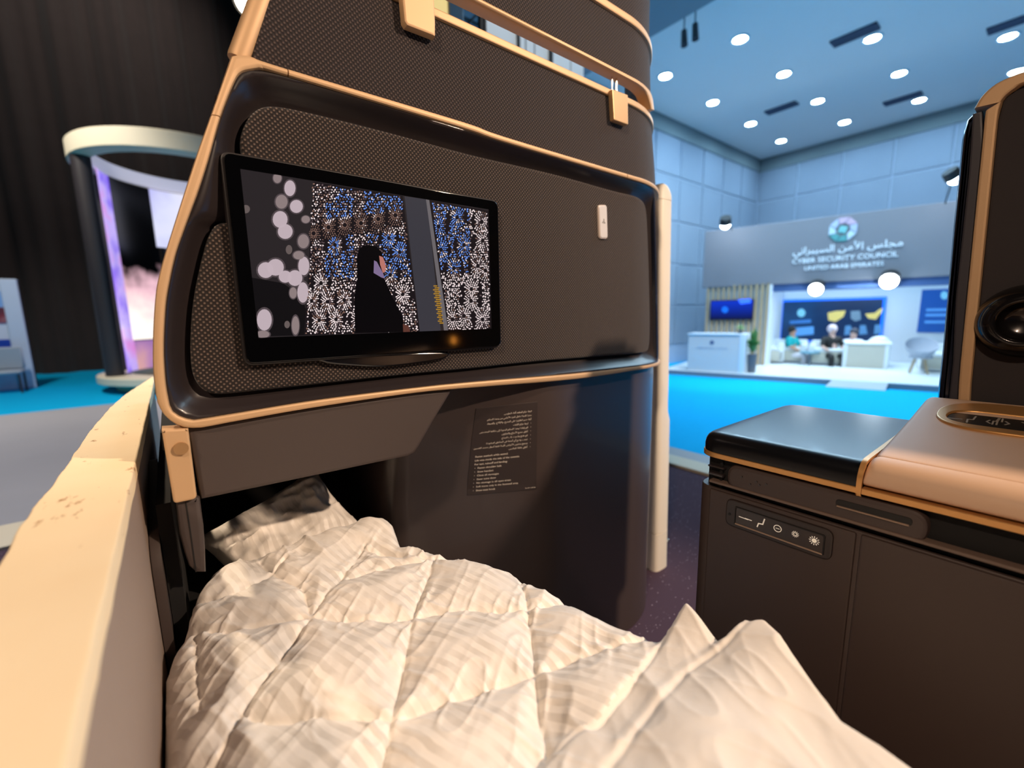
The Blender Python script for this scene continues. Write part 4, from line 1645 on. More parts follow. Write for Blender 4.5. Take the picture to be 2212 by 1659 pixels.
bok = [(598, 386, 9, 11), (625, 408, 12, 17), (607, 437, 13, 15), (639, 447, 14, 14), (604, 475, 16, 18), (615, 501, 16, 16), (659, 475, 9, 8), (654, 522, 12, 15), (644, 552, 12, 9), (573, 584, 17, 17), (594, 578, 18, 18),
       (615, 598, 14, 13), (636, 601, 16, 17), (655, 575, 12, 20), (653, 632, 12, 22), (632, 633, 8, 12), (570, 691, 16, 23), (637, 703, 8, 20), (619, 701, 6, 8), (623, 540, 7, 10), (530, 453, 9, 9), (567, 722, 14, 8)]
lv = [emat('bokeh_%d' % k, c, e) for k, (c, e) in enumerate((((205, 186, 194), .85), ((160, 142, 142), .75), ((120, 106, 104), .7)))]
br_ = [1, 0, 1, 0, 0, 0, 1, 1, 1, 0, 0, 0, 0, 0, 0, 1, 0, 1, 2, 2, 2, 1]
pieces.append(('x', emat('bokeh_soft', (96, 84, 88), .7), pic([disc_px(q[0], q[1], q[2] * 1.22, q[3] * 1.2) for q, k in zip(bok, br_) if k < 2], OFD - .00025)))
for lev in range(3):
    pieces.append(('picture_lights', lv[lev], pic([disc_px(*q) for q, k in zip(bok, br_) if k == lev], OFD - .0003 - .0001 * lev)))
# lattice holes
ros1 = [(676, 505), (708, 492), (743, 487), (778, 483), (815, 474), (852, 466), (672, 650), (742, 648), (706, 652), (868, 636), (688, 692), (724, 690), (772, 690), (841, 594), (861, 545), (722, 530), (692, 612), (838, 515)]
ros2 = [(945, 490), (1015, 650), (1000, 682), (1040, 690), (975, 690), (1016, 625), (1046, 585), (1030, 575), (978, 580), (950, 540), (1000, 530), (1040, 520), (1038, 480), (985, 470)]
buckets = {0: [], 1: [], 2: [], 3: []}


def inpoly(x, y, P):
    c = False
    for i in range(len(P)):
        x1, y1 = P[i]
        x2, y2 = P[i - 1]
        if (y1 > y) != (y2 > y) and x < (x2 - x1) * (y - y1) / (y2 - y1) + x1:
            c = not c
    return c


RR_, RN_ = (6.5, 11, 15.5, 20.5), (10, 15, 20, 26)


def add_dot(u, v, an, el, ros, p_):
    dd = min(math.hypot(u - a, v - b_) for a, b_ in ros)
    one = ros is ros1
    sz = 1.0
    if one and abs(v - (506 - (u - 676) * .19)) < 17:
        k = 2 if rng.random() < .9 else 0
        sz = .75
    else:
        blue = (one and (438 < v < 470 - (u - 740) * .1 or 505 < v < 600) and (abs(u - 715) < 14 or abs(u - 748) < 14 or u > 788) or
                one and v < 470 - (u - 676) * .16 and (u > 785 or 725 < u < 762)) or (not one and v < 590 and u < 1012)
        k = 1 if (blue and rng.random() < .74) else 0
        if not k and rng.random() < (.30 if v > 600 else .55) * (1 if one else .45):
            k = 2 if rng.random() < .6 else 3
        if k == 1 and rng.random() < .2:
            k = 3
    r = p_ * .34 * sz * rng.uniform(.75, 1.15)
    buckets[k].append([(u + r * (el * math.cos(t) * math.cos(an) - math.sin(t) * math.sin(an) / el), v + r * (el * math.cos(t) * math.sin(an) + math.sin(t) * math.cos(an) / el))
                       for t in np.linspace(0, 2 * math.pi, 7, endpoint=False)])


for poly, ros, p_ in (([(674, 397), (866, 427), (902, 717), (658, 721), (667, 600)], ros1, 5.6), ([(930, 438), (1050, 459), (1058, 710), (968, 714)], ros2, 5.0)):
    for a, b_ in ros:
        for r, n in zip(RR_, RN_):
            for t in range(n):
                an = 2 * math.pi * (t + rng.uniform(-.1, .1)) / n
                u, v = a + r * math.cos(an) * .92, b_ + r * math.sin(an)
                if not inpoly(u, v, poly) or min(math.hypot(u - c, v - d_) for c, d_ in ros) < r - 1.2:
                    continue
                add_dot(u, v, an, 1.35, ros, p_)
    for i in range(60):
        for j in range(75):
            u = (655 + i * p_ if ros is ros1 else 925 + i * p_ * .9) + (p_ / 2 if j % 2 else 0) + rng.normal(0, .9)
            v = 380 + j * p_ * .92 + rng.normal(0, .9)
            if not inpoly(u, v, poly) or min(math.hypot(u - a, v - b_) for a, b_ in ros) < 23:
                continue
            add_dot(u, v, rng.uniform(0, 3.14), 1.2, ros, p_)


def fastS(u, v):
    d = ray(u, v)
    k = D / d[1]
    return (d[0] * k, d[2] * k)


for kk, (c, e) in enumerate((((240, 222, 222), 1.0), ((110, 150, 235), .95), ((150, 116, 104), .75), ((120, 100, 104), .7))):
    pieces.append(('picture_lattice', emat('lattice_%d' % kk, c, e), pic([[fastS(*q) for q in P] for P in buckets[kk]], OFD - .0004)))
ringp = []
for (u, v) in ros1[:6]:
    for r in (5.5, 9):
        for t in range(14):
            a = 2 * math.pi * t / 14
            ringp.append([fastS(u + r * math.cos(a) + 1.2 * math.cos(b_), v + r * math.sin(a) + 1.2 * math.sin(b_)) for b_ in np.linspace(0, 6.28, 5, endpoint=False)])
pieces.append(('picture_lattice', emat('lattice_2', (150, 116, 104), .75), pic(ringp, OFD - .0005)))
# robed figure
fig = [(765, 719), (764, 640), (770, 604), (769, 560), (773, 540), (783, 531), (797, 530), (812, 534), (822, 545), (826, 560), (831, 575), (829, 590), (824, 598), (833, 612), (845, 640), (860, 670), (869, 690), (870, 718)]
pieces.append(('picture_figure', emat('figure_black', (14, 11, 14), .6), pic([SL(fig)], OFD - .0006)))
pieces.append(('picture_face', emat('figure_face', (205, 130, 118), .8), pic([SL([(817, 553), (825, 556), (829, 566), (832, 577), (830, 588), (825, 590), (819, 572)])], OFD - .0007)))
pieces.append(('picture_scarf_light', emat('figure_scarf', (150, 128, 170), .7), pic([SL([(806, 563), (812, 566), (826, 592), (829, 602), (822, 600), (805, 590)])], OFD - .0007)))
pieces.append(('picture_hand', emat('figure_hand', (110, 66, 56), .7), pic([SL([(868, 700), (880, 703), (884, 717), (869, 718)])], OFD - .0007)))
pieces.append(('picture_tower', emat('picture_gold', (196, 146, 50), .8), pic([[fastS(u_ + q[0], v_ + q[1]) for q in ((-w_, -1.2), (w_, -1.2), (w_, 1.2), (-w_, 1.2))]
               for u_, v_, w_ in [(938 + k * .55 + (k % 2) * 3, 618 + k * 4.2, 6.5 - k * .12 if k > 2 else 4 + k) for k in range(20)]], OFD - .0007)))
Vp, Fp, Mp, mats_ = [], [], [], [M_dk]
for g, mm in [(pic([[(ax0, az0), (ax1, az0), (ax1, az1), (ax0, az1)]], OFD), M_dk)] + [(g, mm) for _, mm, g in pieces]:
    if mm not in mats_:
        mats_.append(mm)
    b0 = len(Vp)
    Vp += g[0]
    Fp += [tuple(b0 + k for k in f_) for f_ in g[1]]
    Mp += [mats_.index(mm)] * len(g[1])
dsp = obj('display', (Vp, Fp), mats_, mo, 0)
dsp.data.polygons.foreach_set('material_index', Mp)
dsp['kind'] = 'stuff'

# ------------------------------------------------------------------ safety placard
ptp = lambda a, z, off=0.0: ptc(a, z, off)


def SC(u, v):
    d = ray(u, v)
    k0 = D / d[1]
    for i in range(1200):
        p = d * k0 * (1 + .5 * i / 1200)
        if p[1] >= D + .02 + cheek(p[0], p[2]):
            break
    return np.array((p[0], p[2]))


pq = [SC(1013, 884), SC(1157, 868), SC(1162, 1058), SC(1024, 1067)]
px0 = (pq[0][0] + pq[3][0]) / 2
px1 = (pq[1][0] + pq[2][0]) / 2
pz1 = (pq[0][1] + pq[1][1]) / 2
pz0 = (pq[2][1] + pq[3][1]) / 2
pk = thing('safety_placard', 'dark safety notice with lines of white Arabic and English text on the side cabinet', 'sign', tuple(ptc((px0 + px1) / 2, (pz0 + pz1) / 2, 0)))
obj('plate', panel(round_poly([(px0, pz0), (px1, pz0), (px1, pz1), (px0, pz1)], .003), ptc, -.0016, .001, .0004, .012, .012, backcap=False), mat('placard_brown', (52, 43, 42), .5), pk, 0)
eng = ['Fasten seatbelt while seated.', 'Life vest inside the side of the console.', 'For taxi, takeoff and landing:', 'Fasten shoulder belt', 'Stow handset', 'Close all stowages', 'Stow suite door',
       'No stowage in all open areas', 'Soft items only in the footwell area', 'Stow coat hook']
ara = ['اربط حزام المقعد أثناء الجلوس.', 'سترة النجاة داخل الجزء الأمامي من وحدة التحكم.', 'أثناء سير الطائرة على المدرج، والإقلاع، والهبوط:', 'اربط حزام الكتف', 'قم بإعادة وحدة التحكم اليدوية إلى مكانها المخصص',
       'أغلق جميع الأدراج والخزائن', 'قم بفتح وتثبيت باب الجناح', 'تجنب وضع أي أمتعة في المناطق المفتوحة', 'يسمح بتخزين الأغراض اللينة فقط أسفل مسند القدمين', 'أغلق علاقة الملابس']
ez0, ez1 = SC(1024, 988.5)[1], SC(1036, 1060)[1]
exl = (SC(1024, 986)[0] + SC(1026, 1006)[0]) / 2
exr = SC(1121, 992)[0]
V_, _ = text_geo(eng[1])
esz = (exr - exl) / (V_[:, 0].max() - V_[:, 0].min())
lines = []
for i, s in enumerate(eng):
    z = ez0 + (ez1 - ez0) * i / 9
    ind = .0085 if i > 2 else 0
    lines.append((s, exl + ind, z, esz, 'L'))
    if i > 2:
        lines.append(('•', exl + .001, z + .0004, esz * .8, 'L'))
az_0, az_1 = SC(1147, 889)[1], SC(1143, 966)[1]
axr = SC(1147, 887)[0]
axl = SC(1023, 963)[0]
V_, _ = text_geo(arabic(ara[8]))
asz = (axr - .008 - axl) / (V_[:, 0].max() - V_[:, 0].min())
for i, s in enumerate(ara):
    z = az_0 + (az_1 - az_0) * i / 9
    ind = .0085 if i > 2 else 0
    lines.append((arabic(s), axr - ind, z, asz, 'R'))
    if i > 2:
        lines.append(('•', axr, z + .0004, asz * .8, 'R'))
rn = SC(1156, 1053)
lines.append(('BL-5071-459-00', px1 - .003, rn[1], .004, 'R'))
obj('lettering', text_at(lines, ptc, -.0021), M_cream, pk, 0)

# ================================================================== STONE-TOPPED SIDE WALL ON THE LEFT
ZL = -.22
XWI = ZL * .2955
M_stone = mat('travertine', (232, 208, 170), .75)
nt, b = nodes_of(M_stone)
tc = nt.nodes.new('ShaderNodeTexCoord')
mpg = nt.nodes.new('ShaderNodeMapping')
mpg.inputs['Scale'].default_value = (34, 13, 30)
nz = nt.nodes.new('ShaderNodeTexNoise')
nz.inputs['Scale'].default_value = 1.3
nz.inputs['Detail'].default_value = 5
nz.inputs['Roughness'].default_value = .62
nz2 = nt.nodes.new('ShaderNodeTexNoise')
nz2.inputs['Scale'].default_value = 9
nz2.inputs['Detail'].default_value = 2
rp = nt.nodes.new('ShaderNodeValToRGB')
rp.color_ramp.elements[0].position = .27
rp.color_ramp.elements[0].color = lin((172, 128, 84))
rp.color_ramp.elements[1].position = .36
rp.color_ramp.elements[1].color = lin((246, 226, 190))
mx = nt.nodes.new('ShaderNodeMix')
mx.data_type = 'RGBA'
mx.blend_type = 'MULTIPLY'
mx.inputs['Factor'].default_value = .25
rp2 = nt.nodes.new('ShaderNodeValToRGB')
rp2.color_ramp.elements[0].color = lin((225, 196, 160))
rp2.color_ramp.elements[1].color = (1, 1, 1, 1)
bp = nt.nodes.new('ShaderNodeBump')
bp.inputs['Strength'].default_value = .6
bp.inputs['Distance'].default_value = .002
nt.links.new(tc.outputs['Object'], mpg.inputs[0])
nt.links.new(mpg.outputs[0], nz.inputs['Vector'])
nt.links.new(tc.outputs['Object'], nz2.inputs['Vector'])
nt.links.new(nz.outputs['Fac'], rp.inputs[0])
nt.links.new(nz2.outputs['Fac'], rp2.inputs[0])
nt.links.new(rp.outputs[0], mx.inputs['A'])
nt.links.new(rp2.outputs[0], mx.inputs['B'])
nt.links.new(mx.outputs['Result'], b.inputs['Base Color'])
nt.links.new(rp.outputs[0], bp.inputs['Height'])
nt.links.new(bp.outputs['Normal'], b.inputs['Normal'])
sw = thing('stone_ledge', 'low side wall left of the bed with a pitted cream stone top', 'wall', (XWI - .05, .6, ZD))
# left edge of the stone, read off the photograph, rough hewn
edge_l = [atz(u, v, ZL) for u, v in [(-420, 1900), (-200, 1502), (0, 1213), (60, 1110), (110, 1050), (150, 995), (190, 935), (215, 905), (240, 878), (270, 852), (300, 832), (330, 813)]]
left = np.array([(p[0], p[1]) for p in edge_l])
left[0] = (-.152, -.3)
lp = resample(smooth_path(left, 8), n=260)
lp[:, 0] += np.convolve(rng.normal(0, .0011, 260), np.ones(4) / 4, 'same')
rgt = np.stack([np.full(120, XWI), np.linspace(2.1, -.3, 120)], 1)
rgt[:, 0] += np.convolve(rng.normal(0, .0005, 120), np.ones(3) / 3, 'same')
outl = np.vstack([lp, rgt])
obj('stone_coping', panel(outl, lambda x, y, o_: (x, y, ZL - o_), 0, .022, .0025, .06, .5), M_stone, sw, 50)
obj('wall_body', box_bm((-.135, -.3, ZD), (XWI - .0008, 2.0, ZL - .0215), .001), mat('wall_taupe', (150, 132, 120), .6, noise=(40, .03), bump=(300, .1, .0006)), sw, 0)
obj('wall_shade_panel', panel(round_poly([(.87, -.95), (1.2, -.95), (1.2, -.29), (.87, -.36)], [.02, .02, .02, .06]), lambda y, z, o_: (XWI + .004 + o_, y, z), -.004, .01, .002, .1), M_flap, sw)  # dark panel added for the shading on the wall's far end

# ================================================================== SIDE CONSOLE
XC = .85
fF = lambda s, z, o_: (XC + o_, -s, z)


def SF(u, v, off=0.0):
    p = atx(u, v, XC + off)
    return np.array((-p[1], p[2]))


def SFL(pts, off=0.0):
    return [SF(u, v, off) for u, v in pts]


co = thing('side_console', 'dark brown side console with gloss black tabletop, gold rim and tan padded armrest', 'console', (1.08, .1, ZD))
YE = .457
ZT = -.246
XB = 1.30
# body with rounded outer corner
bod = round_poly([(XC + .004, -.9), (XB, -.9), (XB, YE), (XC + .004, YE)], [.0, .02, .05, .035], 8)
fH = lambda zt: (lambda x, y, o_: (x, y, zt - o_))
obj('carcass', panel(bod, fH(-.36), 0, -ZD - .36, .002, .3, .2), M_brown, co, 60)
# front panels each side of the seam
zs_ = -.363
sm = -SF(1855, 1150)[0]
obj('front_panel', panel(round_poly([(-YE + .03, ZD + .02), (-sm - .003, ZD + .02), (-sm - .003, zs_), (-YE + .03, zs_)], .004), fF, 0, .01, .003, .1), M_brown, co)
obj('front_panel', panel(round_poly([(-sm + .003, ZD + .02), (.9, ZD + .02), (.9, zs_), (-sm + .003, zs_)], .004), fF, 0, .01, .003, .1), M_brown, co)
# top lip line, its edge highlight put into a lighter brown
lipz = (SF(1503, 1038)[1] + SF(2212, 1224)[1]) / 2
lipm = lambda p: p
lip_path = [(YE, lipz)]
lo_ = np.array([(-YE + .035, lipz + .0015), (.9, lipz + .0055)])
obj('lip', strip(np.array([(-YE + .03, lipz + .003), (.9, lipz + .007)]), np.array([(-YE + .03, lipz - .003), (.9, lipz + .001)]), fF, -.0015, .02, .002, 30), mat('lip_highlight', (104, 86, 76), .35), co)
# recess behind the handle band
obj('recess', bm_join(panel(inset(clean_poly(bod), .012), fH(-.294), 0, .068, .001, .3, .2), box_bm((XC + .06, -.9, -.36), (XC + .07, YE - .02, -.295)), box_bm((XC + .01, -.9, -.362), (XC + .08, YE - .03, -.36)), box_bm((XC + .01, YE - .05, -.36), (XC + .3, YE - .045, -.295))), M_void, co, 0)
# long capsule pull with slot
cL, cR = SF(1569, 1026), SF(2004, 1131)
zcap0, zcap1 = -.352, -.300
capy = round_poly([(cL[0], zcap0), (cR[0] + .002, zcap0), (cR[0] + .002, zcap1), (cL[0], zcap1)], [.025, .026, .026, .025], 8)
obj('pull_band', panel(capy, fF, .001, .03, .006, .08), M_brown, co)
sL_, sR_ = SF(1805, 1088), SF(1970, 1133)
slot = round_poly([(sL_[0], sL_[1] - .004), (sR_[0], sL_[1] - .004), (sR_[0], sL_[1] + .009), (sL_[0], sL_[1] + .009)], .006)
ptr = co
sl_t = obj('slot', panel(slot, fF, -.0002, .001, .0005, .2), M_black, co, 0)
obj('slot_edge', strip(np.array([(sL_[0] + .002, sL_[1] - .0015), (sR_[0] - .003, sL_[1] - .0015)]), np.array([(sL_[0] + .002, sL_[1] - .0045), (sR_[0] - .003, sL_[1] - .0045)]), fF, -.0022, .002, .0012, 10), mat('slot_edge', (150, 126, 108), .3, .3), co)
# little latch parts at the outer corner
for u0, v0, u1, v1 in ((1526, 1004, 1562, 1013), (1528, 1019, 1560, 1031)):
    a_, b_ = SF(u0, v0), SF(u1, v1)
    obj('latch', box_bm((XC + .004, -b_[0], min(a_[1], b_[1]) - .004), (XC + .03, -a_[0], max(a_[1], b_[1])), .002), M_plastic, co, 0)
dk = [(1600, 1032), (1622, 1040), (1650, 1043), (1656, 1047), (1640, 1050), (1615, 1046)]
for k, (u, v) in enumerate(((1602, 1030), (1634, 1041), (1640, 1048), (1655, 1046), (1620, 1046))):
    p = SF(u, v)
    obj('stud', cyl_bm((XC - .001, -p[0], p[1]), (XC + .004, -p[0], p[1]), .0018, 8), M_plastic, co, 0)
# gold rim round the tabletop
zr1, zr0 = -.285, -.2955
yj = -(SF(1853, 1056)[0])
rad_c = .045
rim = round_poly([(XC, yj + .002), (XC, YE), (XB, YE)], [0, rad_c, 0], 14)
rim_in = rim + 0


def rim_strip(path, z0, z1, out, depth):
    P = resample(path, cell=.008)
    t = np.gradient(P, axis=0)
    t /= np.linalg.norm(t, axis=1, keepdims=True)
    nn = np.stack([-t[:, 1], t[:, 0]], 1)       # outward: to the left of travel
    prof = [(depth, z0), (-out + .001, z0), (-out, z0 + .001), (-out, z1 - .001), (-out + .001, z1), (depth, z1)]
    rings = []
    for i, p in enumerate(P):
        rings.append([(p[0] - nn[i][0] * d, p[1] - nn[i][1] * d, z) for d, z in prof])
    V, F = loft(rings)
    n = len(prof)
    F.append(tuple(range(n)))
    F.append(tuple(range(len(V) - n, len(V)))[::-1])
    bm = bmesh.new()
    bv = [bm.verts.new(v) for v in V]
    for q in F:
        bm.faces.new([bv[k] for k in q])
    bmesh.ops.recalc_face_normals(bm, faces=bm.faces)
    return bm


obj('table_rim', rim_strip(rim, zr0, zr1, .0015, .03), M_goldsat, co)
# tabletop slab, large soft edge
yb = atz(1985, 905, ZT)[1]
slab = clean_poly(np.vstack([round_poly([(XC + .001, yj - .06), (XC + .001, YE), (XB, YE), (XB, yj - .06)], [0, rad_c, .05, 0], 14)]))


def slab_bm():
    P = clean_poly(slab)
    P = np.vstack([resample(P, cell=.012, close=True)])
    rings = []
    for ins, z in ((0, -.285), (0, -.272), (.002, -.262), (.006, -.2545), (.012, -.2495), (.020, -.2468), (.030, -.246)):
        Q = inset(P, ins)
        rings.append([(q[0], q[1], z) for q in Q])
    V, F = loft(rings)
    n = len(P)
    F.append(tuple(range(len(V) - n, len(V))))
    bm = bmesh.new()
    bv = [bm.verts.new(v) for v in V]
    for q in F:
        bm.faces.new([bv[k] for k in q])
    bmesh.ops.bisect_plane(bm, geom=bm.verts[:] + bm.edges[:] + bm.faces[:], plane_co=(0, yj + .001, 0), plane_no=(0, -1, 0), clear_outer=True)
    bmesh.ops.recalc_face_normals(bm, faces=bm.faces)
    return bm


obj('tabletop', slab_bm(), mat('table_gloss', (10, 11, 16), .3, coat=.06, spec=.3), co, 50)
# gold divider across the top, following the pad end
ydv = yj
dpts = [(XC - .0015, ydv, zr0), (XC - .001, ydv, -.268), (XC + .006, ydv, -.254), (XC + .02, ydv, -.244), (XC + .06, ydv - .0, -.2425), (1.0, ydv, -.2425), (1.27, ydv, -.2425)]
dpts = smooth_path(dpts, 5)
rings = [[(p[0], p[1] - .0045, p[2]), (p[0], p[1] + .0025, p[2]), (p[0] + (.006 if i < 14 else 0), p[1] + .0025, p[2] - .006), (p[0] + (.006 if i < 14 else 0), p[1] - .0045, p[2] - .006)] for i, p in enumerate(dpts)]
V, F = loft(rings)
obj('divider_trim', (V, F), M_goldsat, co, 50)
obj('armrest_rim', box_bm((XC - .0015, -.9, zr0), (XC + .05, ydv - .0045, zr1), .001), M_goldsat, co, 0)
# tan armrest: rolled front edge, then a slope rising to the back
prf_roll = [(.872, -.285), (.856, -.280), (.853, -.268), (.857, -.256), (.868, -.246), (.884, -.2405), (.90, -.2405), (.906, -.2435)]
prf_slope = [(.906, -.2435), (.912, -.2405), (.95, -.236), (1.08, -.222), (1.16, -.2125), (1.26, -.199), (1.30, -.195), (1.33, -.198), (1.345, -.212), (1.345, -.29)]


def pad(prf, y1, y0, rnd, name):
    P = smooth_path(prf, 5)
    rings = []
    c = P.mean(0)
    for k in range(7):
        f_ = k / 6
        ins = rnd * (1 - math.sin(f_ * math.pi / 2))
        y = y1 - rnd * (1 - math.cos(f_ * math.pi / 2))
        rings.append([(p[0] + (c[0] - p[0]) * ins * 6, y, p[1] - ins * .8 if p[1] > -.27 else p[1]) for p in P])
    for y in np.linspace(y1 - rnd - .01, y0, 12):
        rings.append([(p[0], y, p[1]) for p in P])
    V, F = loft(rings, False)
    F.append(tuple(range(len(P))))
    return V, F


obj('armrest_roll', pad(prf_roll, ydv - .005, -.9, .012, 'r'), M_tan, co, 50)
obj('armrest_pad', pad(prf_slope, ydv - .005, -.9, .01, 's'), M_tan, co, 50)


# control strip with gold bezel on the slope
def on_slope(u, v, dz=0.0):
    d = ray(u, v)
    best = None
    for x in np.linspace(.95, 1.34, 800):
        p = d * (x / d[0])
        z = np.interp(x, [.906, .95, 1.08, 1.16, 1.26, 1.30, 1.34], [-.2405, -.236, -.222, -.2125, -.199, -.195, -.2]) + dz
        g = abs(p[2] - z)
        if best is None or g < best[0]:
            best = (g, p)
    return best[1]


SLO = math.atan2(.040, .35)
A_ = on_slope(2012, 905)
cxa, sxa = math.cos(SLO), math.sin(SLO)


def fP(a, c, o_):
    """a to the right along the bed (-y), c up the slope, off into the pad"""
    return (A_[0] + c * cxa + o_ * sxa, A_[1] - a, A_[2] + c * sxa - o_ * cxa)


def SP(u, v):
    d = ray(u, v)
    nrm = np.array((-sxa, 0, cxa))
    k = (A_ @ nrm) / (d @ nrm)
    p = d * k - A_
    return np.array((-p[1], p[0] * cxa + p[2] * sxa))


ba0, ba1 = SP(2013, 905)[0], SP(2240, 930)[0]
bc0, bc1 = SP(2075, 928)[1], SP(2075, 869)[1]
rr_b = (bc1 - bc0) / 2
bz_o = clean_poly(round_poly([(ba0, bc0), (ba1 + .1, bc0), (ba1 + .1, bc1), (ba0, bc1)], [rr_b * .98, 0, 0, rr_b * .98], 14))
ia0 = SP(2043, 905)[0]
ic0, ic1 = SP(2080, 919)[1], SP(2080, 889)[1]
rr_i = (ic1 - ic0) / 2
bz_i = clean_poly(round_poly([(ia0, ic0), (ba1 + .1, ic0), (ba1 + .1, ic1), (ia0, ic1)], [rr_i * .98, 0, 0, rr_i * .98], 14))
kk = int(np.argmin(np.hypot(bz_o[:, 0] - ba1 - .1, bz_o[:, 1] - bc1)))
kj = int(np.argmin(np.hypot(bz_i[:, 0] - ba1 - .1, bz_i[:, 1] - ic1)))
zo, zi = np.roll(bz_o, -kk, 0), np.roll(bz_i, -kj, 0)
obj('control_bezel', strip(resample(zo, n=120), resample(zi, n=120), fP, -.0045, .004, .003, 120), M_goldsat, co, 50)
cst = obj('control_strip', panel(clean_poly(bz_i), fP, -.001, .003, .0, .1), mat('strip_dark', (36, 32, 28), .25), co, 0)


def ink(f, off, pxs, conv, wd, material, name, parent):
    bms = []
    for line in pxs:
        Q = [conv(*q) for q in line]
        for i in range(len(Q) - 1):
            if np.linalg.norm(Q[i + 1] - Q[i]) > 1e-6:
                bms.append(seg2(Q[i], Q[i + 1], wd, f, off))
    return obj(name, bm_join(*bms), material, parent, 0)


M_icon = mat('icon_white', (230, 220, 205), .5, emit=(230, 220, 205), es=.25)
M_icond = mat('icon_dim', (150, 138, 122), .5)
ink(fP, -.0012, [[(2047, 904), (2078, 907)]], SP, .0022, M_icond, 'flat_bed_icon', co)
ink(fP, -.0012, [[(2088, 914), (2090, 907), (2102, 908), (2108, 901)]], SP, .0026, M_icond, 'seat_icon', co)
ink(fP, -.0012, [[(2138, 909), (2131, 912), (2138, 916)], [(2143, 918), (2146, 911), (2152, 912), (2158, 905)], [(2152, 919), (2155, 911), (2160, 905)], [(2166, 906), (2164, 913)], [(2172, 912), (2180, 917), (2171, 919)]], SP, .0024, M_icond, 'recline_icon', co)
ink(fP, -.0012, [[(2208, 914), (2230, 922)]], SP, .0024, M_icond, 'more_icon', co)

# small control plate on the console front
cp = [SF(1569, 1104), SF(1800, 1176)]
zc0 = (SF(1585, 1138)[1] + SF(1780, 1206)[1]) / 2
zc1 = (SF(1590, 1083)[1] + SF(1780, 1136)[1]) / 2
plate = round_poly([(cp[0][0], zc0), (cp[1][0], zc0), (cp[1][0], zc1), (cp[0][0], zc1)], .015, 8)
M_plate = mat('plate_brown', (44, 35, 33), .4)
obj('control_plate', panel(plate, fF, -.004, .002, .0025, .1), M_plate, co)
ia, ib = SF(1592, 1110), SF(1780, 1175)
wz0 = (SF(1591, 1130)[1] + SF(1778, 1193)[1]) / 2
wz1 = (SF(1592, 1097)[1] + SF(1783, 1154)[1]) / 2
win = np.array([(ia[0], wz0), (ib[0], wz0), (ib[0], wz1), (ia[0], wz1)])
obj('control_window', panel(round_poly(win, .002), fF, -.0045, -.003, .0004, .1), mat('window_brown', (52, 43, 40), .3), co, 0)
fr_o = inset(clean_poly(win), -.0022)
obj('window_frame', strip(np.vstack([fr_o, fr_o[:1]]), np.vstack([clean_poly(win), clean_poly(win)[:1]]), fF, -.0058, -.003, .0008, 80), M_black, co, 0)
obj('window_edge', strip(np.array([(ia[0], wz0 + .0006), (ib[0], wz0 + .0006)]), np.array([(ia[0], wz0 - .0022), (ib[0], wz0 - .0022)]), fF, -.0064, -.003, .0012, 8), mat('edge_light', (158, 134, 116), .3, .2), co)
sc_ = SF(1578, 1109)
obj('screw', cyl_bm((XC - .0052, -sc_[0], sc_[1]), (XC - .003, -sc_[0], sc_[1]), .0026, 14), M_black, co, 0)
OI = -.0047
ink(fF, OI, [[(1599, 1114), (1618, 1121)], [(1612, 1118), (1626, 1123)]], SF, .0016, M_icon, 'flat_bed_icon', co)
ink(fF, OI, [[(1638, 1136), (1641, 1129), (1650, 1131), (1654, 1120)]], SF, .0022, M_icon, 'seat_icon', co)


def ring_ic(c, r, n=20):
    c = np.array(c)
    return [c + r * np.array((math.cos(a), math.sin(a))) for a in np.linspace(0, 2 * math.pi, n + 1)]


def ink_w(lines, wd, name):
    bms = []
    for L in lines:
        for i in range(len(L) - 1):
            bms.append(seg2(L[i], L[i + 1], wd, fF, OI))
    return obj(name, bm_join(*bms), M_icon, co, 0)


c_ = SF(1682, 1140)
ink_w([ring_ic(c_, .0062), [c_ - (.003, 0), c_ + (.003, 0)]], .0013, 'do_not_disturb_icon')
c_ = SF(1720, 1152)
ink_w([ring_ic(c_, .0026, 12)] + [[c_ + .0038 * np.array((math.cos(a), math.sin(a))), c_ + .0055 * np.array((math.cos(a), math.sin(a)))] for a in np.arange(12) * math.pi / 6], .001, 'dim_light_icon')
c_ = SF(1761, 1166)
ink_w([ring_ic(c_, .0012, 10), ring_ic(c_, .0024, 12), ring_ic(c_, .0032, 12)] + [[c_ + .0055 * np.array((math.cos(a), math.sin(a))), c_ + .0076 * np.array((math.cos(a), math.sin(a)))] for a in np.arange(12) * math.pi / 6], .0014, 'bright_light_icon')

# ================================================================== SEAT SHELL AT THE RIGHT EDGE
XS = 1.36
fR = lambda s, z, o_: (XS + o_, -s, z)


def SR(u, v):
    p = atx(u, v, XS)
    return np.array((-p[1], p[2]))


ss = thing('seat_shell', 'tall dark seat shell with bronze edge strip and round lamp housing beyond the armrest', 'seat shell', (XS + .05, -.2, ZD))
gl = [(2068, 905), (2073, 818), (2076, 781), (2092, 621), (2108, 461), (2122, 323), (2129, 247), (2130, 243)]
gr = [(2095, 905), (2099, 827), (2110, 712), (2126, 552), (2142, 396), (2156, 259), (2160, 235), (2165, 222)]
GL, GR_ = resample(np.array([SR(*q) for q in gl]), n=50), resample(np.array([SR(*q) for q in gr]), n=50)
obj('edge_strip', strip(GL, GR_, fR, -.012, .05, .004, 50), M_gold, ss)
tl_o = [(2106, 237), (2122, 211), (2147, 188), (2175, 173), (2212, 159), (2290, 140), (2400, 128)]
tl_i = [(2163, 224), (2172, 212), (2182, 203), (2195, 194), (2212, 184), (2290, 166), (2400, 155)]
obj('top_rim', strip(smooth_path([SR(*q) for q in tl_o], 5), smooth_path([SR(*q) for q in tl_i], 5), fR, -.013, .09, .005, 60), M_gold, ss)
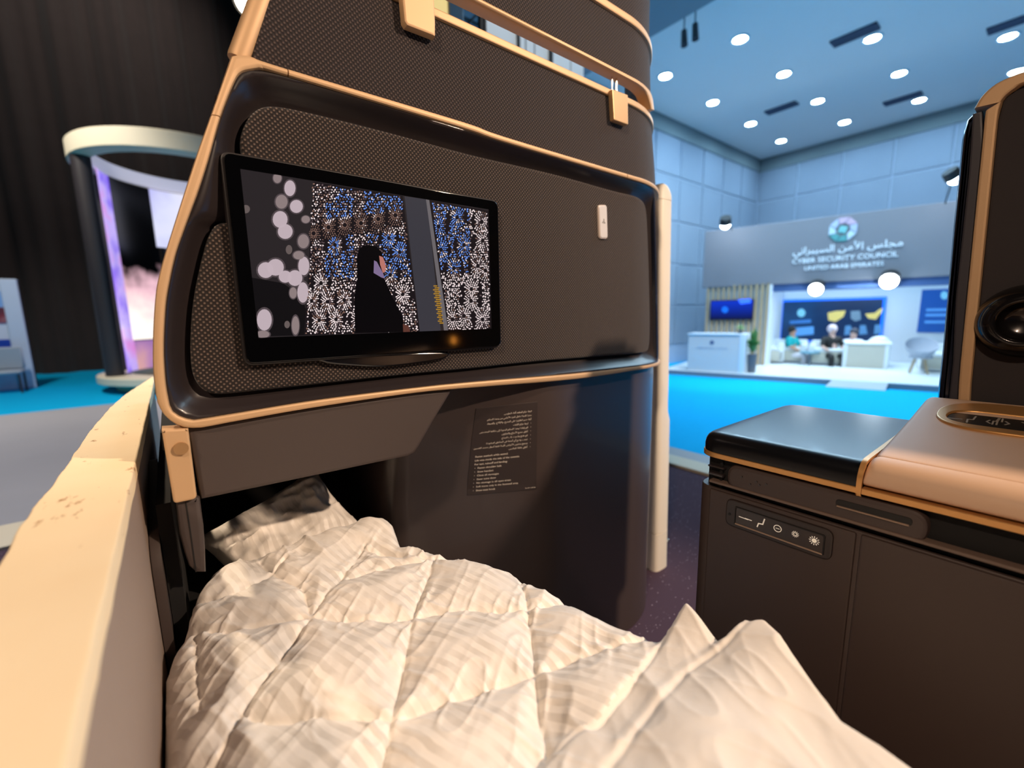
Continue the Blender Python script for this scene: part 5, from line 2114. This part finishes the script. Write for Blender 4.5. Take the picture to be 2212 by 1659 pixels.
inner = [SR(*q) for q in ((2090, 905), (2110, 712), (2126, 552), (2142, 396), (2156, 259), (2168, 216), (2185, 200), (2212, 184), (2290, 166), (2400, 155))]
inner += [np.array((.9, inner[-1][1])), np.array((.9, inner[0][1] - .2)), np.array((inner[0][0], inner[0][1] - .2))]
obj('inner_panel', panel(inner, fR, .0, .05, .004, .15), mat('shell_cloth', (44, 39, 41), .85, noise=(300, .15), bump=(900, .25, .0006)), ss)
out1 = [SR(*q) for q in ((2045, 905), (2058, 781), (2064, 644), (2092, 378), (2101, 246), (2122, 240), (2125, 320), (2095, 600), (2072, 905))]
obj('outer_liner', panel(out1, fR, -.002, .06, .003, .1), mat('liner_grey', (50, 48, 56), .5), ss)
out2 = [SR(*q) for q in ((2020, 905), (2026, 827), (2034, 754), (2046, 621), (2058, 483), (2069, 378), (2076, 300), (2087, 257), (2104, 240), (2108, 262), (2096, 380), (2068, 644), (2062, 781), (2050, 905))]
obj('outer_panel', panel(out2, fR, .004, .12, .01, .1), M_navy, ss)
obj('lower_body', box_bm((XS + .002, -.9, ZD), (XS + .1, .15, -.17), .01), M_plastic, ss, 0)
dc = SR(2216, 694)
rD = abs(SR(2216, 614)[1] - dc[1])
rings = []
for rr_, off in ((1.0, .0), (.98, -.008), (.93, -.02), (.84, -.034), (.72, -.044), (.60, -.048), (.52, -.046), (.50, -.040), (.46, -.028), (.30, -.02), (.02, -.018)):
    rings.append([fR(dc[0] + rD * rr_ * math.cos(a), dc[1] + rD * rr_ * math.sin(a), off) for a in np.linspace(0, 2 * math.pi, 48, endpoint=False)])
obj('lamp_housing', loft(rings), mat('housing_gunmetal', (30, 27, 27), .24, .6, coat=.4), ss, 60)
# warm reading lamp further along the shell; its reflection shows low in the monitor
rl = thing('reading_light', 'small amber reading lamp on the seat shell, seen mirrored at the foot of the screen', 'reading light', (XS - .02, -.52, -.13))
obj('stem', cyl_bm((XS - .03, -.52, -.15), (XS, -.52, -.17), .008, 12), M_goldsat, rl)
obj('shade', cyl_bm((XS - .035, -.52, -.155), (XS - .035, -.52, -.12), .030, 24, .022), M_goldsat, rl)
obj('bulb', cyl_bm((XS - .066, -.52, -.138), (XS - .058, -.52, -.138), .022, 24), mat('amber_bulb', (255, 190, 90), .3, emit=(255, 160, 60), es=14), rl)

# ================================================================== BED: BASE, QUILT, PILLOW
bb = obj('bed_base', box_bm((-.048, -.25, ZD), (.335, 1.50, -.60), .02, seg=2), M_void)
tag(bb, 'dark bed base under the striped quilt, running into the footwell', 'bed base')


def vnoise(x, y, seed):
    rg = np.random.default_rng(seed)
    T = rg.random((256, 256))
    xi, yi = np.floor(x).astype(int), np.floor(y).astype(int)
    fx, fy = x - xi, y - yi
    fx = fx * fx * fx * (fx * (fx * 6 - 15) + 10)
    fy = fy * fy * fy * (fy * (fy * 6 - 15) + 10)
    g = lambda a, b_: T[a % 256, b_ % 256]
    return (g(xi, yi) * (1 - fx) + g(xi + 1, yi) * fx) * (1 - fy) + (g(xi, yi + 1) * (1 - fx) + g(xi + 1, yi + 1) * fx) * fy


def ridged(x, y, seed):
    return 1 - np.abs(2 * vnoise(x, y, seed) - 1)


def seg_dist(X_, Y_, P, close=False):
    """distance to a polyline"""
    best = np.full(X_.shape, 9.0)
    n = len(P)
    for i in range(n if close else n - 1):
        a, b_ = P[i], P[(i + 1) % n]
        e = b_ - a
        L2 = e @ e + 1e-12
        t = np.clip(((X_ - a[0]) * e[0] + (Y_ - a[1]) * e[1]) / L2, 0, 1)
        best = np.minimum(best, np.hypot(X_ - a[0] - t * e[0], Y_ - a[1] - t * e[1]))
    return best


def inside(X_, Y_, P):
    c = np.zeros(X_.shape, bool)
    for i in range(len(P)):
        x1, y1 = P[i]
        x2, y2 = P[i - 1]
        if y1 == y2:
            continue
        c ^= ((y1 > Y_) != (y2 > Y_)) & (X_ < (x2 - x1) * (Y_ - y1) / (y2 - y1) + x1)
    return c


def sdist(X_, Y_, P):
    return np.where(inside(X_, Y_, P), 1, -1) * seg_dist(X_, Y_, P, True)


ZQ = -.476


def pl(pts, z=ZQ):
    return np.array([atz(u, v, z)[:2] for u, v in pts])


far = pl([(395, 1318), (412, 1282), (455, 1240), (505, 1215), (560, 1190), (600, 1185), (640, 1165), (690, 1152), (740, 1140), (780, 1128), (830, 1132), (850, 1140), (866, 1170)], -.468)
rgt_ = pl([(940, 1182), (1040, 1203), (1080, 1218), (1120, 1222), (1160, 1245), (1215, 1270), (1290, 1320), (1340, 1340), (1418, 1360)], -.475)
pk1, nt1, pk2 = pl([(1483, 1300)], -.440)[0], pl([(1558, 1392)], -.455)[0], pl([(1606, 1346)], -.436)[0]
near = pl([(1650, 1385), (1720, 1478), (1815, 1605), (1895, 1659), (2010, 1750)], -.46)
outline = np.vstack([[(-.0615, .80)], far, rgt_, [pk1], [nt1], [pk2], near, [(.40, -.15), (-.0615, -.15)]])
NX, NY = 390, 550
gx = np.linspace(-.062, .74, NX)
gy = np.linspace(-.15, 1.06, NY)
X_, Y_ = np.meshgrid(gx, gy)
wx = .012 * (vnoise(X_ * 9, Y_ * 9, 1) - .5)
wy = .012 * (vnoise(X_ * 9, Y_ * 9, 2) - .5)
Xw, Yw = X_ + wx * .5, Y_ + wy * .5
sd = sdist(X_, Y_, outline)
seams = [[(400, 1338), (419, 1342), (470, 1352), (520, 1354), (600, 1344), (670, 1334), (720, 1340), (760, 1343), (830, 1341), (896, 1334), (940, 1324), (1000, 1320), (1135, 1312), (1230, 1285)],
         [(430, 1690), (519, 1536), (600, 1430), (670, 1334), (716, 1275), (757, 1222), (790, 1180)],
         [(820, 1690), (848, 1556), (875, 1440), (892, 1340), (912, 1270), (928, 1230), (938, 1204)],
         [(519, 1532), (560, 1550), (600, 1556), (700, 1550), (848, 1556), (930, 1528), (1000, 1500), (1100, 1470), (1160, 1452), (1240, 1420), (1310, 1402), (1400, 1372)],
         [(1120, 1238), (1135, 1294), (1150, 1370), (1160, 1452), (1170, 1540), (1182, 1611), (1190, 1690)],
         [(400, 1290), (480, 1290), (560, 1255), (620, 1215)],
         [(560, 1215), (610, 1245), (650, 1275), (670, 1334)],
         [(785, 1186), (850, 1196), (930, 1206), (1020, 1196)],
         [(419, 1342), (425, 1420), (436, 1500)],
         [(936, 1208), (840, 1225), (757, 1250)]]
dS = np.full(X_.shape, 9.0)
for q in seams:
    P = smooth_path(pl(q), 4)
    dS = np.minimum(dS, seg_dist(Xw, Yw, P))
A_line = smooth_path(pl([(1483, 1304), (1430, 1365), (1380, 1438), (1340, 1490), (1300, 1540), (1282, 1552), (1245, 1560), (1190, 1610), (1140, 1665), (1100, 1720)], -.455), 4)
polyA = np.vstack([A_line, [(.1, -.2)], [(.8, -.2)], [(.8, .4)]])
B_line = smooth_path(pl([(1606, 1350), (1575, 1372), (1540, 1392), (1490, 1412), (1450, 1440), (1400, 1500), (1340, 1580), (1290, 1640), (1260, 1700)], -.445), 4)
polyB = np.vstack([B_line, [(.25, -.2)], [(.8, -.2)], [(.8, .35)]])
sA = sdist(Xw, Yw, polyA)
sB = sdist(Xw, Yw, polyB)
sst = lambda t: np.clip(t, 0, 1) ** 2 * (3 - 2 * np.clip(t, 0, 1))
mA, mB = sst(sA / .012 + .5), sst(sB / .014 + .5)
puff = .022 * (1 - np.exp(-(dS / .040) ** 1.4)) - .005 * np.exp(-(dS / .0040) ** 2)
fade = 1 - mA
h = np.full(X_.shape, ZQ - .006) + puff * fade
# cloth wrinkles: stretched ridged noise in two directions, stronger close to the seams
ca, sa = math.cos(.65), math.sin(.65)
U1, V1 = Xw * ca + Yw * sa, -Xw * sa + Yw * ca
w1 = ridged(U1 * 13, V1 * 42, 5) ** 3
w2 = ridged(U1 * 46, V1 * 15, 6) ** 3
w3 = ridged(X_ * 75 + 3 * w1, Y_ * 38, 7) ** 2
near_s = np.exp(-(dS / .035) ** 2)
h += (.0036 * w1 * (.15 + near_s) + .0030 * w2 * (.10 + near_s) + .0007 * w3 * (.3 + near_s)) * (1 - .5 * mA)
h += .012 * (vnoise(X_ * 7, Y_ * 7, 8) - .5)
U3, V3 = Xw * math.cos(1.9) + Yw * math.sin(1.9), -Xw * math.sin(1.9) + Yw * math.cos(1.9)
h += (.0030 * ridged(U1 * 9 + 5, V1 * 27, 31) ** 7 + .0026 * ridged(U3 * 8 + 40, V3 * 24, 32) ** 7) * (1 - .3 * mA) * (.5 + near_s)
# turned-back layers on the right
h += mA * .012 + mA * .010 * (1 - np.exp(-(np.maximum(sA, 0) / .03) ** 2)) * (1 - mB)
h += mB * .010 + mB * .028 * (1 - np.exp(-(np.maximum(sB, 0) / .045) ** 2))
for pk_, amp, sg_ in ((pk1, .030, .055), (pk2, .026, .06)):
    h += amp * np.exp(-((X_ - pk_[0]) ** 2 + (Y_ - pk_[1]) ** 2) / sg_ ** 2) * (mA if amp > .028 else mB)
cb, sb = math.cos(1.05), math.sin(1.05)
U2, V2 = Xw * cb + Yw * sb, -Xw * sb + Yw * cb
h += mA * (.007 * ridged(U2 * 4, V2 * 11, 11) ** 2 + .0022 * ridged(U2 * 12, V2 * 34, 12) ** 3)
# hem lines
h -= .004 * np.exp(-((sA - .004) / .003) ** 2) * mA + .003 * np.exp(-((sB - .012) / .004) ** 2) * mB
# far end gathers where the quilt is bunched into the footwell
gath = np.exp(-((Y_ - .93) / .07) ** 2)
h += gath * .014 * ridged(X_ * 26 + Y_ * 4, Y_ * 5, 14) ** 2
h += .011 * np.exp(-(((X_ - .30) / .05) ** 2 + ((Y_ - .92) / .05) ** 2))
# falls toward the side wall and over the edges
h -= .085 * np.exp(-(X_ + .062) / .030) * np.clip(1.1 - Y_ * .4, .4, 1)
Rr = np.where(X_ > .36, .045, .022)
Rr = np.where(mA > .5, .012, Rr)
t = np.clip(1 - sd / Rr, 0, 1)
leftside = X_ < -.045
rim_ = np.where(leftside & (Y_ < .78), 0, 1)
h -= rim_ * Rr * (1 - np.sqrt(np.maximum(0, 1 - t * t)))
h -= rim_ * np.where(sd < 0, np.minimum(-sd * 9, .5), 0)
keep = (h > -.86) & ~((sd < 0) & (X_ < .36) & (h < -.62))
idx = np.arange(NX * NY).reshape(NY, NX)
used = -np.ones(NX * NY, int)
F = []
mi = []
for j in range(NY - 1):
    for i in range(NX - 1):
        if keep[j, i] and keep[j, i + 1] and keep[j + 1, i] and keep[j + 1, i + 1]:
            F.append((idx[j, i], idx[j, i + 1], idx[j + 1, i + 1], idx[j + 1, i]))
            mi.append(1 if mA[j, i] > .5 else 0)
F = np.array(F)
uv_ = np.unique(F)
used[uv_] = np.arange(len(uv_))
F = used[F]
V = np.stack([X_.ravel()[uv_], Y_.ravel()[uv_], h.ravel()[uv_]], 1)


def quilt_mat(name, stripes):
    m = mat(name, (236, 228, 218), .62, sheen=.15, spec=.35)
    nt, b = nodes_of(m)
    N, Lk = nt.nodes.new, nt.links.new
    tc = N('ShaderNodeTexCoord')
    if stripes:
        mp_ = N('ShaderNodeMapping')
        mp_.inputs['Rotation'].default_value = (0, 0, -.325)
        nz = N('ShaderNodeTexNoise')
        nz.inputs['Scale'].default_value = 14
        ad = N('ShaderNodeMixRGB')
        ad.blend_type = 'ADD'
        ad.inputs[0].default_value = .018
        Lk(tc.outputs['Object'], ad.inputs[1])
        Lk(tc.outputs['Object'], nz.inputs['Vector'])
        Lk(nz.outputs['Color'], ad.inputs[2])
        Lk(ad.outputs[0], mp_.inputs[0])
        sx = N('ShaderNodeSeparateXYZ')
        Lk(mp_.outputs[0], sx.inputs[0])
        k = N('ShaderNodeMath')
        k.operation = 'MULTIPLY'
        k.inputs[1].default_value = 2 * math.pi / .0185
        Lk(sx.outputs[0], k.inputs[0])
        s_ = N('ShaderNodeMath')
        s_.operation = 'SINE'
        Lk(k.outputs[0], s_.inputs[0])
        mr_ = N('ShaderNodeMapRange')
        mr_.inputs['From Min'].default_value = -.18
        mr_.inputs['From Max'].default_value = .18
        Lk(s_.outputs[0], mr_.inputs['Value'])
        mx_ = N('ShaderNodeMix')
        mx_.data_type = 'RGBA'
        mx_.inputs['A'].default_value = lin((240, 232, 222))
        mx_.inputs['B'].default_value = lin((216, 207, 196))  # darker satin stripe, its sheen put into the colour
        nz3 = N('ShaderNodeTexNoise')
        nz3.inputs['Scale'].default_value = 22
        nz3.inputs['Detail'].default_value = 2
        Lk(tc.outputs['Object'], nz3.inputs['Vector'])
        m3 = N('ShaderNodeMapRange')
        m3.inputs['From Min'].default_value = .36
        m3.inputs['From Max'].default_value = .62
        m3.inputs['To Min'].default_value = .1
        Lk(nz3.outputs['Fac'], m3.inputs['Value'])
        mm3 = N('ShaderNodeMath')
        mm3.operation = 'MULTIPLY'
        Lk(mr_.outputs[0], mm3.inputs[0])
        Lk(m3.outputs[0], mm3.inputs[1])
        Lk(mm3.outputs[0], mx_.inputs['Factor'])  # noise fades the stripe colour to imitate shifting satin sheen
        Lk(mx_.outputs['Result'], b.inputs['Base Color'])
        r2 = N('ShaderNodeMapRange')
        r2.inputs['To Min'].default_value = .42
        r2.inputs['To Max'].default_value = .75
        Lk(mr_.outputs[0], r2.inputs['Value'])
        Lk(r2.outputs[0], b.inputs['Roughness'])
    nb = N('ShaderNodeTexNoise')
    nb.inputs['Scale'].default_value = 90
    nb.inputs['Detail'].default_value = 3
    bp_ = N('ShaderNodeBump')
    bp_.inputs['Strength'].default_value = .25
    bp_.inputs['Distance'].default_value = .002
    Lk(tc.outputs['Object'], nb.inputs['Vector'])
    Lk(nb.outputs['Fac'], bp_.inputs['Height'])
    Lk(bp_.outputs['Normal'], b.inputs['Normal'])
    return m


M_q1 = quilt_mat('quilt_satin_stripe', True)
M_q2 = quilt_mat('quilt_plain_back', False)
me = bpy.data.meshes.new('quilt')
me.from_pydata(V.tolist(), [], F.tolist())
me.materials.append(M_q1)
me.materials.append(M_q2)
me.polygons.foreach_set('material_index', mi)
me.polygons.foreach_set('use_smooth', [True] * len(me.polygons))
me.update()
qo = bpy.data.objects.new('quilt', me)
COL.objects.link(qo)
tag(qo, 'white quilted duvet with tonal satin stripes, spread over the bed and spilling right', 'quilt')
sm_ = qo.modifiers.new('soften', 'SMOOTH')
sm_.factor = .5
sm_.iterations = 2

# pillow inside the footwell
n1, n2 = 60, 44
V, F = [], []
tl_, ro_ = .80, .38
for side in (1, -1):
    for j in range(n2 + 1):
        for i in range(n1 + 1):
            s, t_ = 2 * i / n1 - 1, 2 * j / n2 - 1
            ed_ = max(0, (1 - s ** 4)) ** .55 * max(0, (1 - t_ ** 4)) ** .55
            pin = 1 - .13 * (1 - abs(t_) ** 2) * abs(s) ** 3
            pin2 = 1 - .13 * (1 - abs(s) ** 2) * abs(t_) ** 3
            th_ = .058 * ed_ * side
            th_ += side * ed_ * float(.012 * ridged(np.array(s * 2.5 + t_), np.array(t_ * 5. + 40), 21) ** 2 + .007 * ridged(np.array(s * 8. + 30), np.array(t_ * 4 + s + 30), 22) ** 2)
            pu, pv = .150 * s * pin, .118 * t_ * pin2
            px_ = pu * math.cos(ro_) - pv * math.sin(ro_)
            q_ = pu * math.sin(ro_) + pv * math.cos(ro_)
            V.append((.172 + px_, 1.096 + q_ * math.cos(tl_) - th_ * math.sin(tl_), -.512 + q_ * math.sin(tl_) + th_ * math.cos(tl_)))
n_ = (n1 + 1)
for sd_ in (0, 1):
    b0 = sd_ * n_ * (n2 + 1)
    for j in range(n2):
        for i in range(n1):
            q = (b0 + j * n_ + i, b0 + j * n_ + i + 1, b0 + (j + 1) * n_ + i + 1, b0 + (j + 1) * n_ + i)
            F.append(q if sd_ == 0 else q[::-1])
bm = bmesh.new()
bv = [bm.verts.new(v) for v in V]
for q in F:
    bm.faces.new([bv[k] for k in q])
bmesh.ops.remove_doubles(bm, verts=bm.verts, dist=1e-5)
po = obj('pillow', bm, M_q1, smooth=70)
tag(po, 'grey-white striped pillow tucked in the dark footwell beyond the quilt', 'pillow')

# ================================================================== WHAT SHOWS THROUGH THE GAP, AND THE STAGE LAMP
YG = 4.0
hd = thing('overhead_screen', 'pale overhead panels with black mullions, seen through the gap above the shell', 'overhead panels', (4, YG, ZF))
M_hp = mat('overhead_white', (215, 216, 214), .7)
xs = [aty(u, v, YG)[0] for u, v in ((1050, 70), (1118, 95), (1136, 105), (1155, 113), (1188, 130), (1233, 150), (1262, 165))]
ga0, ga1 = 2.2, 4.3
for i in range(len(xs) - 1):
    obj('panel', box_bm((xs[i] + .008, YG, ga0), (xs[i + 1] - .008, YG + .04, ga1), .004), M_hp, hd, 0)
for k, wd in ((1, .014), (4, .022)):
    obj('mullion', box_bm((xs[k] - wd, YG - .03, ga0), (xs[k] + wd, YG + .03, ga1)), M_black, hd, 0)
for k in (0, len(xs) - 1):
    obj('post', box_bm((xs[k] - .03, YG + .05, ZF), (xs[k] + .03, YG + .1, ga1)), M_black, hd, 0)
tr = thing('roof_truss', 'dark lighting truss glimpsed through the gap above the shell', 'truss', (2.6, 4.6, 3))
M_tr = mat('truss_grey', (86, 84, 84), .5, .5)
c0_ = aty(1000, 35, 4.4)
zt_ = c0_[2]
ch_ = []
for dy, dz in ((0, 0), (0, .3), (.3, 0), (.3, .3)):
    obj('chord', cyl_bm((1.2, 4.4 + dy, zt_ + dz - .1), (3.4, 4.4 + dy, zt_ + dz - .1), .02, 8), M_tr, tr)
for k in range(8):
    x0 = 1.25 + k * .27
    obj('brace', cyl_bm((x0, 4.4, zt_ - .1 + (.3 if k % 2 else 0)), (x0 + .27, 4.4, zt_ - .1 + (0 if k % 2 else .3)), .012, 6), M_tr, tr)
for k, x0 in enumerate((1.3, 3.3)):
    obj('leg', cyl_bm((x0, 4.55, ZF), (x0, 4.55, zt_ - .1), .04, 8), M_tr, tr)
g0_, g1_ = aty(935, -30, 3.0), aty(1003, 30, 3.0)
gp = thing('ceiling_baffle', 'small grey overhead baffle with a warm lit edge, left end of the gap', 'baffle', tuple(g0_))
obj('panel', box_bm((g0_[0] + .12, 3.0, g1_[2] - .3), (g1_[0], 3.05, g0_[2] + .4), .01), mat('baffle_grey', (175, 177, 178), .7), gp, 0)
obj('lit_edge', box_bm((g0_[0] - .1, 3.0, g1_[2] - .3), (g0_[0] + .118, 3.05, g0_[2] + .4), .01), mat('baffle_warm_glow', (245, 215, 140), .6, emit=(255, 222, 145), es=.8), gp, 0)  # warm light on this end put into its colour and glow
# the stage lamp that glares over the shell
lp_ = aty(541, 2, 3.0)
fl_ = thing('stage_lamp', 'glaring stage lamp above the top left corner of the shell', 'stage lamp', tuple(lp_))
dl = (Vector((.2, .3, -.3)) - Vector(lp_)).normalized()
obj('housing', cyl_bm(tuple(Vector(lp_) - dl * .25), tuple(lp_), .07, 20, .09), M_black, fl_)
obj('lens', cyl_bm(tuple(lp_), tuple(Vector(lp_) + dl * .01), .075, 24), mat('stage_lens', (255, 250, 240), .3, emit=(255, 238, 215), es=60), fl_)
obj('yoke', tube_bm([Vector(lp_) - dl * .1, Vector(lp_) - dl * .1 + Vector((0, 0, .35)), Vector(lp_) + Vector((.6, 1.4, .6))], .015, 8), M_black, fl_)

# ------------------------------------------------------------------ fittings go under the part that carries them
def under(t, part, names):
    kids = [o for o in scn.objects if o.parent == t]
    p = [o for o in kids if o.name.split('.')[0] == part]
    if not p:
        return
    for o in kids:
        if o != p[0] and (o.name.split('.')[0] in names or o.name in names):
            o.parent = p[0]
            o.location = (0, 0, 0)


def first(t, base, k=0):
    return [o.name for o in scn.objects if o.parent == t and o.name.split('.')[0] == base][k]


slope_icons = {first(co, 'flat_bed_icon'), first(co, 'seat_icon')}
for nm_ in list(slope_icons):
    o = bpy.data.objects[nm_]
    o.parent = cst
    o.location = (0, 0, 0)
under(co, 'control_strip', {'recline_icon', 'more_icon'})
under(co, 'control_plate', {'control_window', 'window_frame', 'window_edge', 'screw', 'flat_bed_icon', 'seat_icon', 'do_not_disturb_icon', 'dim_light_icon', 'bright_light_icon'})
under(co, 'pull_band', {'slot', 'slot_edge', 'stud'})
under(sh, 'bracket', {'bracket_button'})
under(sh, 'lower_leg', {'leg_seam'})
under(sh, 'aisle_post', {'post_stud', 'post_cap', 'post_foot'})
under(mo, 'front_glass', {'display'})
under(hp_, 'flap', {'hanger_sign'})
under(pk, 'plate', {'lettering'})
under(bt, 'platform', {'platform_edge', 'ramp'})
for o in list(scn.objects):
    if o.get('category') == 'person':
        under(o, 'body', {'nose', 'eye'})

# ------------------------------------------------------------------ lift everything so that the hall floor is at zero
for o in scn.objects:
    if o.parent is None:
        o.location.z += -ZF
